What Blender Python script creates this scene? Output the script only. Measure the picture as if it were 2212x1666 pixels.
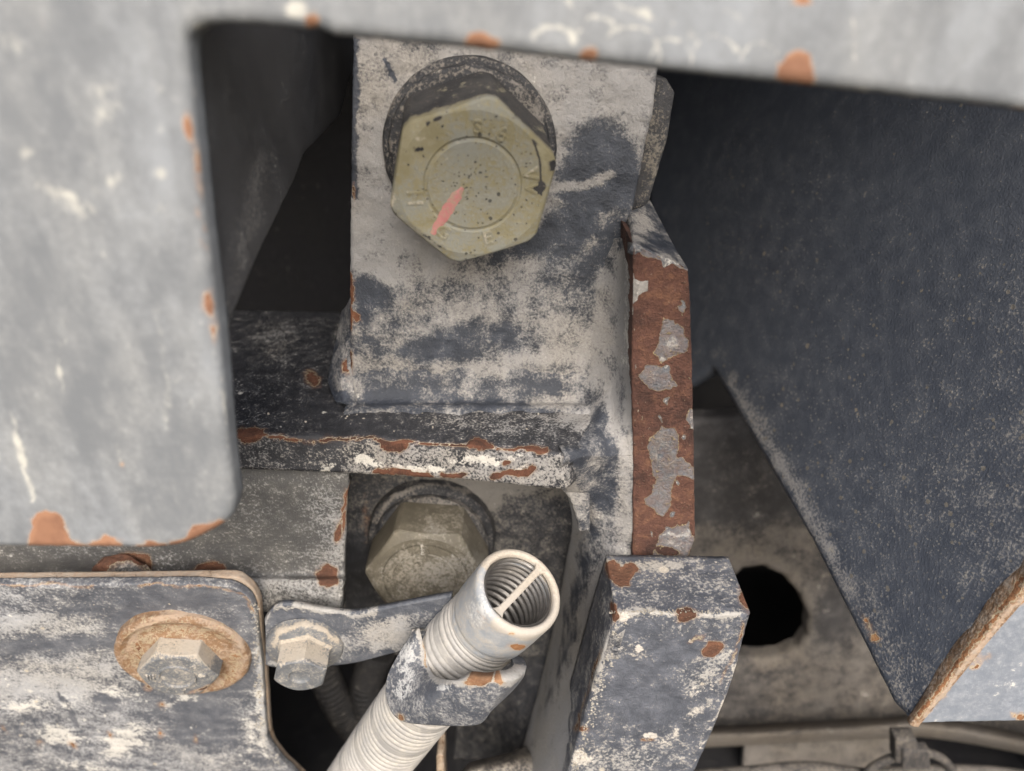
import bpy, bmesh, math, random
import numpy as np
from mathutils import Vector, Matrix
from mathutils.geometry import delaunay_2d_cdt

# ------------------------------------------------------------------ camera, light, exposure
for o in list(bpy.data.objects): bpy.data.objects.remove(o)
SC = bpy.context.scene
COL = SC.collection
random.seed(4); np.random.seed(4)
W0, H0, F = 2212.0, 1666.0, 1609.0          # layout measured on a 2212 x 1666 sheet; F = focal length on it
PITCH = math.radians(27.0)                  # the camera looks down at the machine
CAM = np.array([0.0, 0.0, 8.0])             # 1 unit = 10 cm
FW = np.array([0, math.cos(PITCH), -math.sin(PITCH)])
UP = np.array([0, math.sin(PITCH), math.cos(PITCH)])
RT = np.array([1.0, 0, 0])
cd = bpy.data.cameras.new('camera'); cam = bpy.data.objects.new('camera', cd); COL.objects.link(cam)
cam.location = CAM; cam.rotation_euler = (math.pi/2 - PITCH, 0, 0)
cd.sensor_fit = 'HORIZONTAL'; cd.sensor_width = 36; cd.lens = 36*F/W0
cd.clip_start = 0.02; cd.clip_end = 500
cd.dof.use_dof = True; cd.dof.focus_distance = 2.25; cd.dof.aperture_fstop = 0.95; cd.dof.aperture_blades = 0
SC.camera = cam

SUN_EL, SUN_AZ = math.radians(40), math.radians(172)    # behind the camera, a touch to the right
w = bpy.data.worlds.new('World'); SC.world = w; w.use_nodes = True
nt = w.node_tree; nt.nodes.clear()
sky = nt.nodes.new('ShaderNodeTexSky'); sky.sky_type = 'NISHITA'; sky.sun_disc = False
sky.sun_elevation = SUN_EL; sky.sun_rotation = SUN_AZ
sky.air_density = 1.0; sky.dust_density = 4.0; sky.ozone_density = 0.7
bg = nt.nodes.new('ShaderNodeBackground'); bg.inputs[1].default_value = 0.13
wo = nt.nodes.new('ShaderNodeOutputWorld')
nt.links.new(sky.outputs[0], bg.inputs[0]); nt.links.new(bg.outputs[0], wo.inputs[0])
sd = bpy.data.lights.new('sun', 'SUN'); sd.energy = 1.7; sd.angle = math.radians(40); sd.color = (1, 0.97, 0.92)
sun = bpy.data.objects.new('sun', sd); COL.objects.link(sun)
sdir = Vector((math.sin(SUN_AZ)*math.cos(SUN_EL), math.cos(SUN_AZ)*math.cos(SUN_EL), math.sin(SUN_EL)))
sun.rotation_euler = sdir.to_track_quat('Z', 'Y').to_euler()
sun.location = (0, -6, 14)
SC.view_settings.view_transform = 'Standard'; SC.view_settings.look = 'None'
SC.view_settings.exposure = 1.05; SC.view_settings.gamma = 1; SC.view_settings.use_curve_mapping = False
SC.render.engine = 'CYCLES'
SC.cycles.use_denoising = True
SC.cycles.max_bounces = 6

# ------------------------------------------------------------------ geometry helpers
def A(*v): return np.array(v, float)
def ray(x, y): return FW + (x - W0/2)/F*RT + (H0/2 - y)/F*UP
def onplane(x, y, p, n):
    d = ray(x, y); return CAM + d*(np.dot(p - CAM, n)/np.dot(d, n))
def atY(x, y, Y): d = ray(x, y); return CAM + d*(Y/d[1])
def atZ(x, y, Z): d = ray(x, y); return CAM + d*((Z)/d[2])       # Z measured from the camera's height
def atD(x, y, D): return CAM + ray(x, y)*D
def proj(P):
    Q = np.asarray(P) - CAM
    z = np.maximum(Q@FW, 1e-3)
    return np.stack([W0/2 + F*(Q@RT)/z, H0/2 - F*(Q@UP)/z], 1)
def _h(ix, iy, s):
    n = (ix*374761393 + iy*668265263 + s*982451653) & 0x7fffffff
    n = ((n ^ (n >> 13))*1274126177) & 0x7fffffff
    return (n & 0xffff)/65535.0
def vnoise(x, y, s=0):
    x = np.asarray(x, float); y = np.asarray(y, float)
    ix = np.floor(x).astype(np.int64); iy = np.floor(y).astype(np.int64)
    fx = x - ix; fy = y - iy; fx = fx*fx*(3 - 2*fx); fy = fy*fy*(3 - 2*fy)
    a = _h(ix, iy, s); b = _h(ix+1, iy, s); c = _h(ix, iy+1, s); d = _h(ix+1, iy+1, s)
    return (a*(1-fx) + b*fx)*(1-fy) + (c*(1-fx) + d*fx)*fy
def fbm(x, y, s=0, o=3):
    t = 0; a = 0.5
    for k in range(o): t = t + a*(vnoise(x*2**k, y*2**k, s+k) - 0.5); a *= 0.55
    return t
def ss(a, b, x):
    t = np.clip((x - a)/(b - a), 0, 1); return t*t*(3 - 2*t)
def seg_dist(px, py, pts, closed):
    n = len(pts); d = np.full(px.shape, 1e9)
    for i in range(n if closed else n-1):
        a = pts[i]; b = pts[(i+1) % n]; vx, vy = b[0]-a[0], b[1]-a[1]
        t = np.clip(((px-a[0])*vx + (py-a[1])*vy)/max(vx*vx+vy*vy, 1e-12), 0, 1)
        d = np.minimum(d, np.hypot(px - a[0] - t*vx, py - a[1] - t*vy))
    return d
def inside(px, py, pts):
    r = np.zeros(px.shape, bool); n = len(pts)
    for i in range(n):
        x1, y1 = pts[i][:2]; x2, y2 = pts[(i+1) % n][:2]
        if y1 == y2: continue
        c = ((y1 > py) != (y2 > py)) & (px < (x2-x1)*(py-y1)/(y2-y1) + x1)
        r ^= c
    return r
# wear marks: (channel, shape, value, softness); channels: r rust, d dust cover, b pale chalk
def E(x, y, rx, ry, rot=0): return ('E', (x, y, rx, ry, math.radians(rot)))
def S(w, *pts): return ('S', (w, pts))
def P(*pts): return ('P', pts)
def wear(V, base, marks, warp=7):
    p = proj(V); x, y = p[:, 0], p[:, 1]
    wx = x + warp*3*fbm(x/38, y/38, 11) + warp*1.2*fbm(x/11, y/11, 12)
    wy = y + warp*3*fbm(x/38, y/38, 21) + warp*1.2*fbm(x/11, y/11, 22)
    ch = {'r': np.full(len(x), base[0], float), 'd': np.full(len(x), base[1], float), 'b': np.full(len(x), base[2], float)}
    for c, sh, val, soft in marks:
        k, d = sh
        if k == 'E':
            cx, cy, rx, ry, r = d; dx, dy = wx-cx, wy-cy
            u = dx*math.cos(r)+dy*math.sin(r); v = -dx*math.sin(r)+dy*math.cos(r)
            sdv = (np.sqrt((u/rx)**2+(v/ry)**2) - 1)*min(rx, ry)
        elif k == 'S': sdv = seg_dist(wx, wy, d[1], False) - d[0]
        else:
            sdv = seg_dist(wx, wy, d, True); sdv = np.where(inside(wx, wy, d), -sdv, sdv)
        m = 1 - ss(-soft, soft, sdv)
        if c == 'r' and val > .7 and warp > 3:      # stain round the chip, darker middle
            core = val*(1 + .55*ss(2, 12, -sdv)); ch[c] = np.maximum(ch[c]*(1-m) + core*m, .36*(1 - ss(-2, 13, sdv)))
        else: ch[c] = ch[c]*(1-m) + val*m
    return np.stack([ch['r'], ch['d'], ch['b'], np.ones(len(x))], 1)
ORG = {}
def mk(name, V, Fc, m, parent=None, base=(0, 0.45, 0), marks=(), warp=7, smooth=True, sharp=None, origin=None, post=None):
    V = np.asarray(V, float)
    if parent is not None: org = ORG[parent]
    elif origin is not None: org = np.asarray(origin, float)
    else: org = V.mean(0)
    me = bpy.data.meshes.new(name); me.from_pydata((V - org).tolist(), [], [list(map(int, f)) for f in Fc]); me.update()
    at = me.attributes.new('wear', 'FLOAT_COLOR', 'POINT')
    wc = wear(V, base, marks, warp)
    if post: wc = post(V, wc)
    at.data.foreach_set('color', wc.astype(np.float32).ravel())
    if smooth:
        me.polygons.foreach_set('use_smooth', [True]*len(me.polygons))
        if sharp: me.set_sharp_from_angle(angle=math.radians(sharp))
    me.materials.append(m)
    o = bpy.data.objects.new(name, me); COL.objects.link(o); ORG[o] = org
    if parent is not None: o.parent = parent
    else: o.location = org
    return o
def tag(o, label=None, cat=None, group=None, kind=None):
    for k, v in (('label', label), ('category', cat), ('group', group), ('kind', kind)):
        if v: o[k] = v
    return o
def thing(name, loc, label, cat, group=None):
    o = bpy.data.objects.new(name, None); COL.objects.link(o); o.location = loc; o.empty_display_size = 0.1
    ORG[o] = np.asarray(loc, float); return tag(o, label, cat, group)

def roundpoly(pts):
    out = []; n = len(pts)
    for i, p in enumerate(pts):
        if len(p) < 3: out.append((p[0], p[1])); continue
        a = np.array(pts[i-1][:2], float); b = np.array(p[:2], float); c = np.array(pts[(i+1) % n][:2], float); r = p[2]
        q0 = b + (a-b)/np.linalg.norm(a-b)*min(r, np.linalg.norm(a-b)*.49); q1 = b + (c-b)/np.linalg.norm(c-b)*min(r, np.linalg.norm(c-b)*.49)
        for k in range(9):
            t = k/8; out.append(tuple(q0*(1-t)**2 + 2*b*t*(1-t) + q1*t*t))
    return out
def resample(pts, step):
    out = []; n = len(pts)
    for i in range(n):
        a = np.array(pts[i], float); b = np.array(pts[(i+1) % n], float); L = np.linalg.norm(b-a); k = max(1, int(round(L/step)))
        for j in range(k): out.append(a + (b-a)*j/k)
    return np.array(out)
def slab(name, pts, p, n, th, m, parent=None, res=8, bev=0.012, wob=1.2, base=(0, 0.45, 0), marks=(), warp=7, rings=4,
         back=None, lump=0.0, holes=(), origin=None):
    """a plate: outline seen on the sheet, laid on the plane (p, n), th thick away from the camera"""
    p = np.asarray(p, float); n = np.asarray(n, float)/np.linalg.norm(n)
    if np.dot(n, CAM - p) < 0: n = -n
    back = -n if back is None else np.asarray(back, float)
    e1 = np.cross(n, [0, 0, 1.0]); e1 = np.cross(n, [0, 1.0, 0]) if np.linalg.norm(e1) < .1 else e1
    e1 /= np.linalg.norm(e1); e2 = np.cross(n, e1)
    loops = []
    for q, sgn in [(pts, 1)] + [(h, -1) for h in holes]:
        L = resample(roundpoly(q), res)
        if wob: L = L + wob*2*np.stack([fbm(L[:, 0]/14, L[:, 1]/14, 31), fbm(L[:, 0]/14, L[:, 1]/14, 41)], 1)
        P3 = np.array([onplane(x, y, p, n) for x, y in L]); P2 = np.stack([(P3-p)@e1, (P3-p)@e2], 1)
        ar = 0.5*np.sum(P2[:, 0]*np.roll(P2[:, 1], -1) - np.roll(P2[:, 0], -1)*P2[:, 1])
        if ar*sgn < 0: L = L[::-1]; P2 = P2[::-1]
        tg = np.roll(P2, -1, 0) - np.roll(P2, 1, 0); tg /= np.linalg.norm(tg, axis=1)[:, None] + 1e-12
        nin = np.stack([-tg[:, 1], tg[:, 0]], 1)
        loops.append((L, P2, nin))
    # interior points
    L0 = loops[0][0]; gx = np.arange(L0[:, 0].min(), L0[:, 0].max(), res); gy = np.arange(L0[:, 1].min(), L0[:, 1].max(), res*.9)
    X, Y = np.meshgrid(gx, gy); X = X + (np.arange(len(gy)) % 2)[:, None]*res*.5
    X = X.ravel(); Y = Y.ravel(); X = X + np.random.uniform(-.2, .2, X.shape)*res; Y = Y + np.random.uniform(-.2, .2, X.shape)*res
    k = inside(X, Y, L0); X, Y = X[k], Y[k]
    for h in loops[1:]: k = ~inside(X, Y, h[0]); X, Y = X[k], Y[k]
    G3 = np.array([onplane(a, b, p, n) for a, b in zip(X, Y)]) if len(X) else np.zeros((0, 3))
    G2 = np.stack([(G3-p)@e1, (G3-p)@e2], 1) if len(X) else np.zeros((0, 2))
    pix = np.linalg.norm(loops[0][1] - np.roll(loops[0][1], -1, 0), axis=1).mean()
    cut = np.full(len(X), 1e9)
    inn = [q[1] + q[2]*bev for q in loops]
    for q in inn: cut = np.minimum(cut, seg_dist(G2[:, 0], G2[:, 1], q, True))
    k = cut > pix*.45
    k &= inside(G2[:, 0], G2[:, 1], inn[0])
    for q in inn[1:]: k &= ~inside(G2[:, 0], G2[:, 1], q)
    G2 = G2[k]
    allp = []; ed = []
    for q in inn:
        b = len(allp); allp += [Vector(v) for v in q]; ed += [(b+i, b+(i+1) % len(q)) for i in range(len(q))]
    allp += [Vector(v) for v in G2]
    vo, eo, fo, ov, oe, of = delaunay_2d_cdt(allp, ed, [], 0, 1e-9)
    v2 = np.array([[v.x, v.y] for v in vo]); fo = [f for f in fo]
    cen = np.array([v2[list(f)].mean(0) for f in fo])
    kk = inside(cen[:, 0], cen[:, 1], inn[0])
    for q in inn[1:]: kk &= ~inside(cen[:, 0], cen[:, 1], q)
    fo = [f for f, ok in zip(fo, kk) if ok]
    mp = {}
    for i, srcs in enumerate(ov):
        for s_ in srcs: mp[s_] = i
    V3 = p + v2[:, :1]*e1 + v2[:, 1:]*e2
    if lump:
        pp = proj(V3); V3 = V3 + n*(lump*fbm(pp[:, 0]/45, pp[:, 1]/45, 51, 4))[:, None]
    V = [*V3]; Fc = []
    for f in fo:
        a, b, c = v2[list(f)][:3]; s_ = (b[0]-a[0])*(c[1]-a[1]) - (b[1]-a[1])*(c[0]-a[0])
        Fc.append(list(f) if s_ > 0 else list(f)[::-1])
    off = 0
    for q, P2, nin in [(inn[i], loops[i][1], loops[i][2]) for i in range(len(loops))]:
        N = len(P2); prev = [mp[off+i] for i in range(N)]; off += N
        prof = [(bev*(1-math.sin(t)), bev*(1-math.cos(t))) for t in (math.pi/6, math.pi/3, math.pi/2)] if bev > 0 else []
        prof += [(0, bev + (th-bev)*(i+1)/rings) for i in range(rings)]
        for ins, dep in prof:
            Q = P2 + nin*ins; b = len(V)
            base3 = p + Q[:, :1]*e1 + Q[:, 1:]*e2 + (back*dep)[None, :]
            V += [*base3]
            cur = list(range(b, b+N))
            for i in range(N):
                j = (i+1) % N; Fc.append([prev[j], prev[i], cur[i], cur[j]])
            prev = cur
        if len(loops) == 1: Fc.append(prev[::-1])
    return mk(name, V, Fc, m, parent, base, marks, warp, origin=origin, sharp=50 if bev == 0 else None)
def Yp(Y): return (A(0, Y, 8), A(0, -1, 0))

def crom(ps, k):
    ps = np.asarray(ps, float); n = len(ps); out = []
    for i in range(n-1):
        a = ps[max(i-1, 0)]; b = ps[i]; c = ps[i+1]; d = ps[min(i+2, n-1)]
        for j in range(k):
            t = j/k; out.append(.5*((2*b) + (c-a)*t + (2*a-5*b+4*c-d)*t*t + (3*b-a-3*c+d)*t**3))
    out.append(ps[-1]); return np.array(out)
def loft(name, rows, m, parent=None, ku=6, kv=6, th=0.0, base=(0, .45, 0), marks=(), warp=7, lump=0.0, flip=False, origin=None, offset=-1.0):
    """sheet through rows of 3-D points (smooth both ways), th thick"""
    R = np.array([crom(r, ku) for r in rows]); R = np.array([crom(R[:, j], kv) for j in range(R.shape[1])]).transpose(1, 0, 2)
    nr, nc = R.shape[:2]; V = R.reshape(-1, 3)
    if lump:
        pp = proj(V); V = V + (CAM - V)/np.linalg.norm(CAM - V, axis=1)[:, None]*(lump*fbm(pp[:, 0]/40, pp[:, 1]/40, 61, 4))[:, None]
    Fc = []
    for i in range(nr-1):
        for j in range(nc-1):
            f = [i*nc+j, i*nc+j+1, (i+1)*nc+j+1, (i+1)*nc+j]
            Fc.append(f[::-1] if flip else f)
    # make it face the camera
    c = len(Fc)//2; q = V[Fc[c]]; nn = np.cross(q[1]-q[0], q[3]-q[0])
    if np.dot(nn, CAM - q[0]) < 0: Fc = [f[::-1] for f in Fc]
    o = mk(name, V, Fc, m, parent, base, marks, warp, origin=origin)
    if th:
        s_ = o.modifiers.new('thick', 'SOLIDIFY'); s_.thickness = th; s_.offset = offset; s_.use_even_offset = False
    return o
def frame(a, ref=(1, 0, 0)):
    a = np.asarray(a, float)/np.linalg.norm(a); e1 = np.asarray(ref, float); e1 = e1 - a*np.dot(a, e1); e1 /= np.linalg.norm(e1)
    return a, e1, np.cross(a, e1)
def lathe(prof, c, a, ref=(1, 0, 0), seg=128, rfun=None, jit=0.0, dens=.006):
    if dens:
        q = [prof[0]]
        for (r0, z0), (r1, z1) in zip(prof[:-1], prof[1:]):
            k_ = max(1, int(math.hypot(r1-r0, z1-z0)/dens)); q += [(r0+(r1-r0)*i/k_, z0+(z1-z0)*i/k_) for i in range(1, k_+1)]
        prof = q
    a, e1, e2 = frame(a, ref); V = []; Fc = []
    for k, (r, z) in enumerate(prof):
        for i in range(seg):
            t = 2*math.pi*i/seg; rr = r if rfun is None else rfun(r, t, k); zz = z
            if isinstance(rr, tuple): rr, zz = rr
            if jit: rr += jit*(vnoise(np.array([i*.35]), np.array([k*.6]), 7)[0]-.5)
            V.append(np.asarray(c) + a*zz + rr*(math.cos(t)*e1 + math.sin(t)*e2))
    for k in range(len(prof)-1):
        for i in range(seg):
            j = (i+1) % seg; Fc.append([k*seg+i, k*seg+j, (k+1)*seg+j, (k+1)*seg+i])
    return V, Fc
def capface(V, Fc, seg):
    b = len(V) - seg; Fc.append(list(range(b, b+seg)))
def tube(path, rad, seg=20, ribs=None):
    path = np.asarray(path, float); n = len(path); V = []; Fc = []; e1 = None
    for i in range(n):
        t = path[min(i+1, n-1)] - path[max(i-1, 0)]; t /= np.linalg.norm(t)
        if e1 is None: e1 = np.cross(t, [0.3, 0.2, 1.0])
        e1 = e1 - t*np.dot(t, e1); e1 /= np.linalg.norm(e1); e2 = np.cross(t, e1)
        r = rad(i) if callable(rad) else rad
        for k in range(seg):
            q = 2*math.pi*k/seg; V.append(path[i] + r*(math.cos(q)*e1 + math.sin(q)*e2))
    for i in range(n-1):
        for k in range(seg):
            j = (k+1) % seg; Fc.append([i*seg+k, i*seg+j, (i+1)*seg+j, (i+1)*seg+k])
    Fc.append(list(range(seg))[::-1]); Fc.append(list(range((n-1)*seg, n*seg)))
    return V, Fc

# ------------------------------------------------------------------ materials
def steel(name, paint=(.030, .034, .043), paint2=None, dust=(.34, .31, .265), pale=(.55, .53, .48), lo=.38, hi=.64, amp=(.35, .55, .9),
          sc=(3.0, 22, 120), rough=.5, stretch=(1, 1, 1), rust=((.055, .022, .012), (.17, .065, .032), (.34, .16, .07)),
          speck=None, bump=.5, dop=.92, spec=.4, metal=0.0, chip=(.42, .37, .25), pbreak=(2.0, 1.3)):
    m = bpy.data.materials.new(name); m.use_nodes = True; t = m.node_tree; N = t.nodes; Lk = t.links; N.clear()
    out = N.new('ShaderNodeOutputMaterial'); bs = N.new('ShaderNodeBsdfPrincipled'); Lk.new(bs.outputs[0], out.inputs[0])
    tc = N.new('ShaderNodeTexCoord'); mp = N.new('ShaderNodeMapping'); mp.inputs['Scale'].default_value = stretch
    Lk.new(tc.outputs['Object'], mp.inputs[0])
    at = N.new('ShaderNodeAttribute'); at.attribute_name = 'wear'; sp = N.new('ShaderNodeSeparateColor'); Lk.new(at.outputs['Color'], sp.inputs[0])
    def noise(s, det=6, ro=.62, vec=None, dist=0):
        n = N.new('ShaderNodeTexNoise'); n.inputs['Scale'].default_value = s; n.inputs['Detail'].default_value = det; n.inputs['Roughness'].default_value = ro
        n.inputs['Distortion'].default_value = dist; Lk.new((vec or mp.outputs[0]), n.inputs['Vector']); return n.outputs['Fac']
    def math_(op, a, b=None, c=None):
        n = N.new('ShaderNodeMath'); n.operation = op
        for i, v in enumerate((a, b, c)):
            if v is None: continue
            if isinstance(v, (int, float)): n.inputs[i].default_value = v
            else: Lk.new(v, n.inputs[i])
        return n.outputs[0]
    def step(x, a, b):
        n = N.new('ShaderNodeMapRange'); n.interpolation_type = 'SMOOTHSTEP'
        n.inputs['From Min'].default_value = a; n.inputs['From Max'].default_value = b; Lk.new(x, n.inputs['Value']); return n.outputs[0]
    def mix(f, a, b):
        n = N.new('ShaderNodeMix'); n.data_type = 'RGBA'
        if isinstance(f, (int, float)): n.inputs[0].default_value = f
        else: Lk.new(f, n.inputs[0])
        for i, v in ((6, a), (7, b)):
            if isinstance(v, tuple): n.inputs[i].default_value = (*v, 1)
            else: Lk.new(v, n.inputs[i])
        return n.outputs[2]
    n1 = noise(sc[0], 5, .6, dist=.3); n2 = noise(sc[1], 6, .66); n3 = noise(sc[2], 4, .7, vec=tc.outputs['Object'])
    x = math_('MULTIPLY_ADD', math_('SUBTRACT', n1, .5), amp[0]*2, sp.outputs[1])
    x = math_('MULTIPLY_ADD', math_('SUBTRACT', n2, .5), amp[1]*2, x)
    x = math_('MULTIPLY_ADD', math_('SUBTRACT', n3, .5), amp[2]*2, x)
    dm = step(x, lo, hi)
    p2 = paint2 or tuple(c*1.7 for c in paint)
    pc = mix(step(n2, .35, .7), paint, p2)
    dc = mix(step(n3, .3, .75), tuple(c*.78 for c in dust), tuple(min(1, c*1.12) for c in dust))
    dc = mix(step(n1, .35, .65), dc, tuple(c*f for c, f in zip(dust, (.92, .96, 1.04))))
    col = mix(math_('MULTIPLY', dm, dop), pc, dc)
    # pale chalk
    y = math_('MULTIPLY_ADD', math_('SUBTRACT', n2, .5), pbreak[0], sp.outputs[2]); y = math_('MULTIPLY_ADD', math_('SUBTRACT', n3, .5), pbreak[1], y)
    pm = step(y, .34, .72); col = mix(math_('MULTIPLY', pm, .9), col, pale)
    if speck:                                    # splashes of dried mud: (scale, share, size, colour)
        for (s_, share, size, sc_) in speck:
            v = N.new('ShaderNodeTexVoronoi'); v.inputs['Scale'].default_value = s_; Lk.new(tc.outputs['Object'], v.inputs['Vector'])
            cs = N.new('ShaderNodeSeparateColor'); Lk.new(v.outputs['Color'], cs.inputs[0])
            rr = math_('MULTIPLY', step(cs.outputs[0], 1-share, 1.0), size); rr = math_('MULTIPLY', rr, step(math_('MULTIPLY_ADD', math_('SUBTRACT', n1, .5), 1.6, sp.outputs[1]), .10, .50))
            dd = math_('MULTIPLY_ADD', math_('SUBTRACT', n3, .5), .35, v.outputs['Distance'])
            k = math_('LESS_THAN', dd, rr); col = mix(math_('MULTIPLY', k, .8), col, sc_)
    # rust
    n4 = noise(sc[1]*1.6, 7, .7, vec=tc.outputs['Object'])
    z = math_('MULTIPLY_ADD', math_('SUBTRACT', n4, .5), .8, sp.outputs[0]); z = math_('MULTIPLY_ADD', math_('SUBTRACT', n3, .5), .35, z)
    rm = step(z, .47, .53); edge = math_('SUBTRACT', step(z, .40, .46), rm)
    n5 = noise(7, 7, .7, vec=tc.outputs['Object'])
    stain = step(z, .14, .44); col = mix(math_('MULTIPLY', stain, .38), col, rust[2])
    rc = mix(step(n5, .40, .54), rust[0], rust[1]); rc = mix(step(math_('MULTIPLY_ADD', n4, .5, math_('MULTIPLY', n5, .5)), .5, .68), rc, rust[2])
    rc = mix(math_('MULTIPLY', step(n3, .62, .72), .5), rc, (.45, .37, .28))
    rc = mix(math_('MULTIPLY', step(z, 1.12, 1.5), .55), rc, rust[0])
    col = mix(math_('MULTIPLY', edge, .65), col, chip); col = mix(rm, col, rc)
    Lk.new(col, bs.inputs['Base Color'])
    ro = math_('MULTIPLY_ADD', dm, .9-rough, rough); ro = math_('MULTIPLY_ADD', math_('SUBTRACT', n2, .5), .15, ro)
    ro = math_('MAXIMUM', ro, math_('MULTIPLY', rm, .85)); Lk.new(ro, bs.inputs['Roughness'])
    bs.inputs['Specular IOR Level'].default_value = spec; bs.inputs['Metallic'].default_value = metal
    hgt = math_('MULTIPLY_ADD', dm, .35, math_('MULTIPLY', n3, 1.0)); hgt = math_('MULTIPLY_ADD', n2, .6, hgt)
    hgt = math_('MULTIPLY_ADD', rm, -.5, hgt); hgt = math_('MULTIPLY_ADD', math_('MULTIPLY', n4, rm), .9, hgt)
    hgt = math_('MULTIPLY_ADD', edge, .3, hgt)
    bp = N.new('ShaderNodeBump'); bp.inputs['Strength'].default_value = bump; bp.inputs['Distance'].default_value = .012
    Lk.new(hgt, bp.inputs['Height']); Lk.new(bp.outputs[0], bs.inputs['Normal'])
    return m
M = {}
M['guard'] = steel('chalky_grey_paint', paint=(.150, .160, .170), paint2=(.190, .199, .206), dust=(.275, .281, .276), pale=(.47, .46, .41), lo=.25, hi=.8, amp=(.4, .5, .2),
                   sc=(2.0, 7, 60), stretch=(1.5, 1, .75), rust=((.20, .10, .06), (.29, .15, .088), (.36, .215, .135)), rough=.55, bump=.12, chip=(.5, .47, .38), pbreak=(1.4, .2))
M['bracket'] = steel('dusty_black_paint', paint=(.034, .039, .050), dust=(.315, .297, .27), amp=(.25, .65, .42), sc=(2.6, 12, 130), lo=.32, hi=.70, rust=((.075,.03,.017),(.14,.058,.03),(.22,.10,.05)))
M['bar'] = steel('scuffed_black_paint', paint=(.026, .027, .031), dust=(.31, .29, .26), amp=(.25, .5, .85), sc=(3, 26, 130), lo=.40, hi=.70, rust=((.050,.022,.014),(.105,.043,.025),(.16,.075,.042)))
M['rustface'] = steel('flaking_rust', paint=(.11, .118, .132), paint2=(.21, .213, .22), dust=(.30, .275, .235), pale=(.52, .515, .49), amp=(.3, .5, .5), lo=.42, hi=.8,
                      rust=((.058, .028, .021), (.105, .048, .034), (.195, .097, .056)), bump=.9, chip=(.5, .40, .2))
M['lower'] = steel('scrubbed_grey_paint', paint=(.085, .091, .106), paint2=(.16, .166, .18), dust=(.42, .405, .375), pale=(.60, .58, .53), amp=(.35, .45, .7), sc=(2.6, 13, 100), lo=.36, hi=.74,
                   stretch=(.9, 1, 1.25), speck=[(26, .12, .22, (.55, .48, .37))], rust=((.10, .04, .02), (.27, .12, .055), (.42, .23, .11)))
M['block'] = steel('mud_washed_paint', paint=(.065, .071, .085), paint2=(.12, .127, .148), dust=(.38, .355, .31), pale=(.55, .51, .45), amp=(.3, .5, .8), sc=(3.4, 16, 100), lo=.42, hi=.70,
                   speck=[(17, .10, .28, (.50, .45, .37)), (34, .08, .25, (.55, .5, .42))], rust=((.07, .033, .02), (.14, .064, .037), (.22, .115, .065)))
M['plateB'] = steel('oily_grey_plate', paint=(.072, .071, .070), paint2=(.11, .107, .10), dust=(.32, .305, .275), pale=(.5, .49, .46), amp=(.25, .35, .8), sc=(3, 14, 110), lo=.42, hi=.74, rust=((.07, .033, .02), (.14, .062, .036), (.23, .12, .065)))
M['web'] = steel('dark_blue_sheet', paint=(.060, .061, .066), paint2=(.078, .080, .086), dust=(.30, .28, .25), amp=(.2, .2, .8), sc=(2, 9, 140), lo=.5, hi=.85, bump=.3, rough=.45)
M['wall'] = steel('speckled_dark_sheet', paint=(.060, .069, .088), paint2=(.084, .094, .114), dust=(.27, .255, .235), amp=(.2, .35, .9), sc=(1.6, 14, 110), lo=.50, hi=.90, pale=(.3, .28, .24),
                  speck=[(38, .30, .30, (.17, .155, .13)), (15, .12, .17, (.24, .21, .165)), (85, .40, .36, (.20, .195, .185))], rough=.45, bump=.35,
                  rust=((.16, .07, .03), (.30, .15, .07), (.40, .24, .12)), chip=(.5, .45, .33))
M['flange'] = steel('blue_grey_flange', paint=(.17, .19, .22), paint2=(.21, .23, .26), dust=(.29, .30, .31), amp=(.25, .3, .5), lo=.35, hi=.8, bump=.12, rust=((.16, .07, .03), (.30, .15, .07), (.42, .25, .12)))
M['rear'] = steel('brown_dusty_frame', paint=(.034, .033, .034), dust=(.155, .135, .112), amp=(.3, .4, .8), sc=(2.4, 12, 90), lo=.3, hi=.7, stretch=(1, 1, 1), rough=.7)
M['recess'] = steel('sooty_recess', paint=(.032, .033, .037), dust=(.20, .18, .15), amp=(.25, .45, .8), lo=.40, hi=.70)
M['webdust'] = steel('brown_dust_web', paint=(.05, .047, .046), dust=(.30, .265, .22), amp=(.25, .55, .85), sc=(3, 18, 115), lo=.34, hi=.66, stretch=(1.6, 1, .6), pale=(.42, .40, .36))
M['olive'] = steel('olive_zinc', paint=(.215, .192, .115), paint2=(.27, .248, .165), dust=(.235, .230, .190), amp=(.35, .55, .7), sc=(5, 20, 110), speck=[(46, .22, .26, (.035, .035, .035)), (90, .25, .26, (.05, .048, .042)), (24, .08, .14, (.03, .03, .03))], lo=.35, hi=.75, rough=.55, bump=.22,
                   pale=(.42, .38, .30), rust=((.024, .024, .026), (.04, .039, .04), (.075, .068, .058)), chip=(.17, .155, .11), metal=.0)
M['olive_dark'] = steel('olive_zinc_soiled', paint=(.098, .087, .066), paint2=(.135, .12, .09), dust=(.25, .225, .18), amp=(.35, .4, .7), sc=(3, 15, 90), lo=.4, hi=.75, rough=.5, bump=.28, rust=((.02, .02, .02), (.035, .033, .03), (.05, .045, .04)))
M['black'] = steel('sooty_washer', paint=(.022, .023, .026), dust=(.19, .172, .15), amp=(.3, .5, .8), sc=(4, 18, 110), lo=.45, hi=.7, rough=.5)
M['tanrust'] = steel('dusty_rusted_steel', paint=(.17, .105, .06), paint2=(.25, .175, .115), dust=(.40, .325, .245), pale=(.50, .43, .34), amp=(.35, .55, .8), sc=(4, 22, 100), lo=.36, hi=.7,
                     rust=((.13, .05, .022), (.24, .11, .05), (.33, .18, .09)), bump=.5)
M['boltgrey'] = steel('dusty_zinc', paint=(.115, .122, .13), paint2=(.17, .176, .18), dust=(.40, .345, .27), pale=(.46, .42, .36), amp=(.25, .4, .7), sc=(4, 26, 130), lo=.36, hi=.76, bump=.3)
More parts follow.
